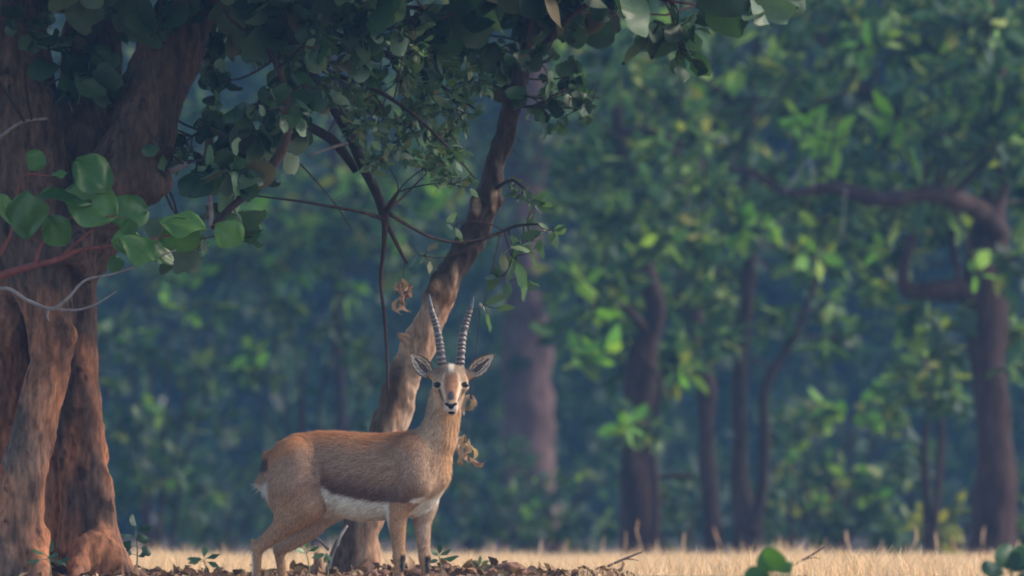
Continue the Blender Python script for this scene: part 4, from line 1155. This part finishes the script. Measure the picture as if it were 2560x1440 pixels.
head = [
    ([Hd(1128, 945, .0), Hd(1128, 950, .045)], [.048, .050], .03),
    ([Hd(1128, 955, .045), Hd(1129, 985, .10), Hd(1130, 1005, .135), Hd(1130, 1016, .150)], [.046, .033, .026, .0225], .025),
    ([Hd(1128, 985, .02), Hd(1129, 1010, .08), Hd(1130, 1028, .130)], [.044, .029, .0165], .025),
    ([Hd(1099, 956, .052), Hd(1094, 968, .05)], [.017, .015], .02),
    ([Hd(1157, 956, .052), Hd(1162, 968, .05)], [.017, .015], .02),
    ([Hd(1108, 930, .02), Hd(1107, 922, .015)], [.020, .0165], .015),
    ([Hd(1148, 930, .02), Hd(1149, 922, .015)], [.020, .0165], .015),
    ([Hd(1085, 938, .0), Hd(1074, 938, -.005)], [.020, .013], .02),
    ([Hd(1171, 938, .0), Hd(1182, 938, -.005)], [.020, .013], .02),
    ([Hd(1127, 925, .02), Hd(1127, 919, .015)], [.016, .010], .02),
    ([Hd(1110, 948, .068), Hd(1100, 952, .066)], [.010, .011], .012),
    ([Hd(1147, 948, .068), Hd(1157, 952, .066)], [.010, .011], .012),
]
tail = ([W(672, 1140), W(664, 1175), W(660, 1210)], [.018, .015, .010])
prims = [(d_torso, np.array([-.36, -.25, .30]), np.array([.37, .25, .67]), .05)]
for g_, L in legs.items():
    for p_, r_, k_ in L:
        prims.append(chain_prim(p_, r_, k_))
prims.append(chain_prim(neck[0], neck[1], .045))
for p_, r_, k_ in head:
    prims.append(chain_prim(p_, r_, k_))
prims.append(chain_prim(tail[0], tail[1], .02))
v, q = sdf_mesh(prims, np.array([-.42, -.36, -.01]), np.array([.50, .26, .90]), 0.0038)
v = relax(v, q, 3, 0.5)
n_ = vnormals(v, q)

# coat colours, by where on the body a point lies
px = 890 + v[:, 0] * 700
py = 1530 - v[:, 2] * 700
lat = v[:, 0] * sn + v[:, 1] * cs
def sst(a, b, x):
    t = np.clip((x - a) / (b - a), 0, 1)
    return t * t * (3 - 2 * t)
dl = {k: np.min([d_chain(v, [np.asarray(a) for a in p_], r_) for p_, r_, k_ in L], axis=0) for k, L in legs.items()}
dt = d_torso(v)
dn = d_chain(v, neck[0], neck[1])
dh = np.min([d_chain(v, p_, r_) for p_, r_, k_ in head], axis=0)
dleg = np.min(list(dl.values()), axis=0)
C_BACK = np.array([.34, .150, .070]); C_SIDE = np.array([.30, .180, .122]); C_BAND_CREASE = np.array([.080, .040, .034]); C_WHITE = np.array([.66, .60, .53])
C_LEG = np.array([.33, .185, .105]); C_NECK = np.array([.38, .25, .165]); C_DARK = np.array([.012, .011, .014])
def mix(a, b, t): return a + (b - a) * np.asarray(t)[:, None]
jit = 6 * fbm(v * 30, 2)
# the dark flank stripe and the white belly below it
zb = np.interp(px + jit, [640, 790, 807, 835, 900, 965, 1010, 1030, 1085, 1140], [1290, 1250, 1213, 1231, 1246, 1256, 1262, 1244, 1240, 1205])
topy = np.interp(px, TP[:, 0], TP[:, 1])
c = mix(np.tile(C_BACK, (len(v), 1)), C_SIDE, sst(8, 60, py - topy + 2 * jit))
c = mix(c, C_BAND_CREASE, sst(-75, -8, py - zb + jit) * sst(1090, 1000, px) * sst(740, 830, px) * .85)
white = sst(-3, 5, py - zb + jit * .4)
c = mix(c, C_BAND_CREASE, np.exp(-((px - 800) / 14) ** 2 - ((py - 1195) / 28) ** 2) * .7)  # shade of the fold before the thigh, painted into the coat
c = mix(c, C_WHITE, white)
# shoulder, neck and chest
c = mix(c, C_NECK, sst(1010, 1090, px) * (1 - white) * .8)
c = mix(c, C_NECK, sst(.012, -.006, dn - np.minimum(dt, dleg) + .0) * sst(1150, 1080, py))
c = mix(c, np.array([.50, .27, .13]), sst(1085, 1135, px) * sst(1235, 1180, py) * .7)  # warm sunlight along the chest's right edge, painted into the coat
# legs
wl = sst(.004, -.012, dleg - dt)
hn = sst(.02, -.02, dl['hind_near'] - np.minimum(dt, .02))
legc = mix(np.tile(C_SIDE * 1.0, (len(v), 1)), C_LEG, sst(1200, 1300, py))
inner = np.where(lat < 0, sst(-.055, -.03, lat), sst(.075, .045, lat))
inner = inner * sst(1440, 1300, py)
legc = mix(legc, C_WHITE * .85, inner * np.where(lat > 0, .35, .75) * (py > 1225))
hind = (px < 860)
wl2 = np.where(hind & (lat < -.03) & (py < 1300), np.maximum(wl, sst(812, 800, px) * sst(-.02, -.05, lat)), wl)
wl2 = np.where((~hind) & (py < 1256), wl2 * 0, wl2)
c = mix(c, legc, wl2 * sst(1150, 1190, py))
c = np.where(((py > 1310))[:, None], legc, c)
# pale back edge of the near hind leg and of the near fore leg, white rump edge
c = mix(c, C_WHITE, ((px < 634) & (py > 1375) & (lat < 0)) * .8)
c = mix(c, C_WHITE, sst(978, 971, px) * (px > 940) * sst(1250, 1262, py) * sst(1345, 1320, py) * (lat < .02) * .9)
c = mix(c, C_WHITE, sst(676, 664, px) * sst(1195, 1212, py) * sst(1275, 1262, py))
c = mix(c, np.array([.06, .04, .035]), sst(674, 668, px) * sst(1135, 1150, py) * sst(1185, 1172, py))
# black knee tufts
for (kx, ky, kl) in ((1008, 1408, L_), (1070, 1412, F_)):
    c = mix(c, C_DARK * 1.5, sst(9, 4, np.abs(px - kx)) * sst(26, 18, np.abs(py - ky)) * (np.abs(lat - kl) < .04))
# hooves
c = mix(c, C_DARK, sst(1508, 1514, py))
# face
u = px - 1128.5
hw = sst(.012, -.004, dh - np.minimum(dn, .05))
fc = np.tile(np.array([.36, .225, .14]), (len(v), 1))
front = sst(.2, -.3, n_[:, 1])
fc = mix(fc, np.array([.16, .115, .09]), sst(955, 925, py) * .85)
str_in = np.interp(py, [920, 940, 965, 990, 1012], [9, 15, 17, 12, 10])
str_out = np.interp(py, [920, 940, 965, 990, 1012], [14, 21, 25, 21, 17])
au = np.abs(u)
fc = mix(fc, np.array([.50, .37, .265]), sst(-3, 3, au - str_in) * sst(2, -2, au - str_out) * sst(925, 942, py) * front)
fc = mix(fc, np.array([.27, .13, .075]), sst(4, -3, au - str_in) * sst(930, 942, py) * sst(1012, 1000, py) * front)
fc = mix(fc, np.array([.55, .47, .38]), sst(11, 3, au) * sst(938, 918, py) * front)
dlx = np.interp(py, [966, 985, 1004], [33, 26, 19])
fc = mix(fc, np.array([.07, .045, .04]), sst(5.5, 2, np.abs(au - dlx)) * sst(964, 970, py) * sst(1010, 1000, py) * front * .9)
fc = mix(fc, np.array([.055, .05, .055]), sst(1.15, .8, np.sqrt((u / 8) ** 2 + ((py - 991) / 13) ** 2)) * front)
fc = mix(fc, np.array([.58, .50, .43]), sst(1.2, .85, np.sqrt(((u - 1) / 20) ** 2 + ((py - 1026) / 19) ** 2)) * front)
fc = mix(fc, np.array([.33, .22, .14]), sst(1.1, .8, np.sqrt(((u - 1) / 12) ** 2 + ((py - 1006) / 5) ** 2)) * front)
nose = np.minimum(np.sqrt(((au - 8) / 8) ** 2 + ((py - 1013 + .3 * (au - 8)) / 4.5) ** 2), np.sqrt((u / 7) ** 2 + ((py - 1018) / 7) ** 2))
fc = mix(fc, C_DARK, sst(1.15, .85, nose) * front)
fc = mix(fc, C_DARK, sst(1.15, .85, np.sqrt(((u - 1) / 9) ** 2 + ((py - 1033) / 3.6) ** 2)) * front)
ey = np.sqrt(((au - 34.5) / 11) ** 2 + ((py - 963) / 8.5) ** 2)
fc = mix(fc, np.array([.62, .52, .40]), sst(1.5, 1.1, ey) * .4)
fc = mix(fc, C_DARK, sst(1.0, .8, ey))
c = mix(c, fc, hw * (py < 1050) * (py > 900))
al = (v[:, 0] * cs - v[:, 1] * sn) * .89 + v[:, 2] * .45
ac = -(v[:, 0] * cs - v[:, 1] * sn) * .45 + v[:, 2] * .89
streak = fbm(np.stack([al * 16, ac * 85, lat * 60], -1), 3)
c = np.clip(c * (1 + .09 * fbm(v * 13, 3) + .15 * streak)[:, None], .008, .9)
COAT = tint_mat('coat', .85, .18, 160.0, .15)
obj('body', mesh_np('body', v, q, COAT, colors=c), gaz)

# short coat hairs standing off the skin
NH = 120000
tri = v[q[:, :3]]
ar = np.linalg.norm(np.cross(tri[:, 1] - tri[:, 0], tri[:, 2] - tri[:, 0]), axis=1)
fi = rng.choice(len(q), NH, p=ar / ar.sum())
vi = q[fi, 0]
pos = v[q[fi]].mean(1) + rng.normal(0, .0012, (NH, 3))
nn = n_[vi]
bx = np.array([-cs, sn, 0.0])
fl = np.tile(bx * .9 + np.array([0, 0, -.45]), (NH, 1))
isleg = (dleg[vi] < dt[vi] - .005)[:, None]
fl = np.where(isleg, np.array([0, 0, -1.0]) + bx * .25, fl)
isn = ((dn[vi] < dt[vi]) & (py[vi] < 1130))[:, None]
fl = np.where(isn, np.array([0, 0, -1.0]) + bx * .35, fl)
ish = (dh[vi] < .02) & (py[vi] < 1045) & (py[vi] > 900)
fl = np.where(ish[:, None], np.array([0, .8, .55]), fl)
fl = fl + rng.normal(0, .22, (NH, 3))
fl = fl - nn * (fl * nn).sum(1)[:, None]
fl /= np.linalg.norm(fl, axis=1)[:, None] + 1e-9
rise = np.where(ish, .12, .30)[:, None] * rng.uniform(.5, 1.4, (NH, 1))
dr = fl + nn * rise
ln = np.where(ish, .005, np.where(isleg[:, 0], .009, .020)) * rng.uniform(.6, 1.3, NH)
tailm = (px[vi] < 690) & (py[vi] > 1185) & (py[vi] < 1270)
ln = np.where(tailm, ln * 2.2, ln)
ln = np.where(py[vi] > 1505, .001, ln)
sd = np.cross(dr, nn); sd /= np.linalg.norm(sd, axis=1)[:, None] + 1e-9
wd = np.where(ish, .0008, .0017)[:, None]
HV = np.stack([pos - sd * wd * .5, pos + sd * wd * .5, pos + dr * ln[:, None]], 1).reshape(-1, 3)
HT = np.arange(NH * 3).reshape(-1, 3)
hc = np.repeat(np.clip(c[vi] * rng.uniform(.5, 1.65, (NH, 1)), 0, .9), 3, 0)
obj('coat_hair', mesh_np('coat_hair', HV, HT, COAT, colors=hc, smooth=False), gaz, kind='stuff')

# hooves: cloven, one mesh for each foot; dark hair tufts on the knees
HOOF = plain_mat('hoof', (.02, .017, .016), .5)
for (fx, fl_) in ((648, L_), (721, F_), (1008, L_), (1073, F_)):
    so = Soup()
    for sgn in (-1, 1):
        prof = [(0, .012), (.012, .0125), (.022, .010), (.030, .006)]
        c0 = W(fx, 1521, fl_) + np.array([0, sgn * .0085, 0])
        sec = []
        for zz, rr in ((.0, 1.0), (.010, .95), (.022, .8), (.030, .55)):
            a_ = np.linspace(0, 2 * np.pi, 12, endpoint=False)
            x_ = np.cos(a_) * .021 * rr * (1 + .35 * (np.cos(a_) > 0) * np.cos(a_)) - zz * .25
            sec.append(np.stack([c0[0] + x_ + .004, c0[1] + np.sin(a_) * .0085 * rr, np.full(12, zz)], -1))
        vv = np.vstack(sec + [sec[0].mean(0)[None], sec[-1].mean(0)[None]])
        i, j = np.meshgrid(np.arange(3), np.arange(12), indexing='ij')
        qq = np.stack([i * 12 + j, i * 12 + (j + 1) % 12, (i + 1) * 12 + (j + 1) % 12, (i + 1) * 12 + j], -1).reshape(-1, 4)
        k_ = np.arange(12)
        tt = np.vstack([np.stack([(k_ + 1) % 12, k_, np.full(12, 48)], -1), np.stack([36 + k_, 36 + (k_ + 1) % 12, np.full(12, 49)], -1)])
        so.add(vv, qq, tt)
    obj('hoof', so.mesh('hoof', HOOF), gaz)
for (kx, ky, kl) in ((1005, 1396, L_), (1067, 1400, F_)):
    so = Soup()
    K0 = W(kx, ky, kl)
    for _ in range(90):
        a_ = K0 + np.array([rng.uniform(-.002, .006), rng.uniform(-.014, .012), rng.uniform(-.012, .012)])
        d_ = np.array([rng.uniform(.0, .35), rng.uniform(-.25, .15), -1.0]) * rng.uniform(.018, .034)
        s_ = np.array([.0012, .0012, 0])
        so.add(np.array([a_ - s_, a_ + s_, a_ + d_]), None, np.array([[0, 1, 2]]))
    obj('knee_tuft', so.mesh('knee_tuft', HOOF, smooth=False), gaz)

# eyes
EYE, nt, b = new_mat('eye_dark')
b.inputs['Base Color'].default_value = (.012, .009, .009, 1)
b.inputs['Roughness'].default_value = .08
for dx in (-1, 1):
    e = Hd(1128.5 + dx * 35.5, 963, .060)
    obj('eye', mesh_np('eye', ICO_V * np.array([.0125, .0115, .0105]), ICO_F, EYE), gaz, loc=e)

# ears: cupped leaf shapes, open to the front
EAR = tint_mat('ear_skin', .8, .2, 200)
def ear(bx_, by_, tx, ty):
    B, T = Hd(bx_, by_, -.002), Hd(tx, ty, .012)
    ax = T - B; Ln = np.linalg.norm(ax); ax /= Ln
    fwd = np.array([0, -1.0, 0]); fwd -= ax * (fwd @ ax); fwd /= np.linalg.norm(fwd)
    sd_ = np.cross(ax, fwd)
    nu, nv = 26, 17
    V, Cc = [], []
    for i in range(nu):
        t = i / (nu - 1)
        w = .0325 * np.interp(t, [0, .12, .3, .5, .7, .88, 1], [.40, .64, .95, 1.0, .74, .32, .02])
        cup = .020 * np.interp(t, [0, .4, 1], [1.2, 1.0, .15])
        for j in range(nv):
            s_ = 2 * j / (nv - 1) - 1
            V.append(B + ax * Ln * t + sd_ * w * s_ - fwd * cup * (1 - s_ * s_) + fwd * .006)
            base_ = np.array([.55, .44, .34])
            edge = abs(s_)
            if edge > .86 or t > .93: base_ = np.array([.16, .10, .07])
            elif edge < .16 and t < .8: base_ = np.array([.10, .075, .07])
            elif .40 < edge < .54 and .12 < t < .72: base_ = np.array([.13, .10, .09])
            elif edge < .35 and t < .5: base_ = np.array([.10, .08, .075])
            base_ = base_ * (1 + .3 * math.sin(37 * t + 11 * s_)) * (.75 + .5 * rng.uniform()) * .85
            Cc.append(base_)
    V = np.array(V); Cc = np.array(Cc)
    Vb = V - fwd * .003
    i, j = np.meshgrid(np.arange(nu - 1), np.arange(nv - 1), indexing='ij')
    qf = np.stack([i * nv + j, i * nv + j + 1, (i + 1) * nv + j + 1, (i + 1) * nv + j], -1).reshape(-1, 4)
    N_ = nu * nv
    rim = [k for k in range(nv)] + [k * nv + nv - 1 for k in range(1, nu)] + [(nu - 1) * nv + k for k in range(nv - 2, -1, -1)] + [k * nv for k in range(nu - 2, 0, -1)]
    rq = np.array([[rim[k], rim[(k + 1) % len(rim)], rim[(k + 1) % len(rim)] + N_, rim[k] + N_] for k in range(len(rim))])
    allv = np.vstack([V, Vb]); allc = np.vstack([Cc, np.tile([.36, .22, .13], (N_, 1))])
    obj('ear', mesh_np('ear', allv, [np.vstack([qf, qf[:, ::-1] + N_, rq])], EAR, colors=allc), gaz)
ear(1079, 943, 1026, 882)
ear(1170, 943, 1237, 885)

# ringed horns
HORN = tint_mat('horn', .45, .2, 120, .5)
def horn(path, nr=15):
    cpts = catmull([Hd(a, b_, f) for a, b_, f in path], 40)
    n = len(cpts)
    t = np.linspace(0, 1, n)
    r = np.interp(t, [0, .08, .3, .6, .8, 1], [.0155, .0158, .0145, .0115, .0065, .0016])
    ph = (nr * ((t / .76) ** .88) + .22 * np.sin(t * 23) + .12 * np.sin(t * 51)) % 1.0
    ridge = np.where(t < .76, np.sin(np.pi * ph) ** 2, 0)
    r = r * (1 + .15 * ridge - .06 * (t < .76))
    seg = 20
    v_, q_, t_ = tube(cpts, r, seg)
    cc = np.where(t[:, None] < .76, np.array([.035, .028, .028]) + ridge[:, None] ** 2 * np.array([.15, .105, .09]) * np.interp(t, [0, .5, .76], [1, .8, .4])[:, None], np.array([.07, .075, .10]))  # bluish tone of the smooth tip imitates reflected sky
    cc = np.vstack([np.repeat(cc, seg, 0), cc[-1:], cc[:1]])
    obj('horn', mesh_np('horn', v_, [q_, t_], HORN, colors=cc), gaz)
horn([(1107, 928, .015), (1103, 890, .010), (1098, 850, -.005), (1090, 812, -.022), (1080, 780, -.03), (1075, 752, -.03), (1073, 736, -.028)])
horn([(1149, 928, .015), (1152, 890, .010), (1156, 850, -.005), (1164, 812, -.022), (1174, 780, -.03), (1181, 758, -.03), (1184, 742, -.028)])

# ------------------------------------------------------------------ haze in the air
hm = bpy.data.materials.new('haze')
hm.use_nodes = True
nt = hm.node_tree
nt.nodes.remove(nt.nodes['Principled BSDF'])
pv = node(nt, 'ShaderNodeVolumePrincipled')
pv.inputs['Color'].default_value = (0.26, 0.54, 1.0, 1)
pv.inputs['Density'].default_value = 0.0007
pv.inputs['Anisotropy'].default_value = 0.0
nt.links.new(pv.outputs[0], nt.nodes['Material Output'].inputs['Volume'])
hx, hy0, hy1, hz0, hz1 = 430, -130, 490, -1.6, 26.0
hv = np.array([(x, y, z) for x in (-hx, hx) for y in (hy0, hy1) for z in (hz0, hz1)])
hq = np.array([[0, 1, 3, 2], [4, 6, 7, 5], [0, 4, 5, 1], [2, 3, 7, 6], [0, 2, 6, 4], [1, 5, 7, 3]])
tag(obj('haze', mesh_np('haze', hv, hq, hm, smooth=False), kind='stuff'), 'thin bluish morning haze filling the air of the wood', 'haze')
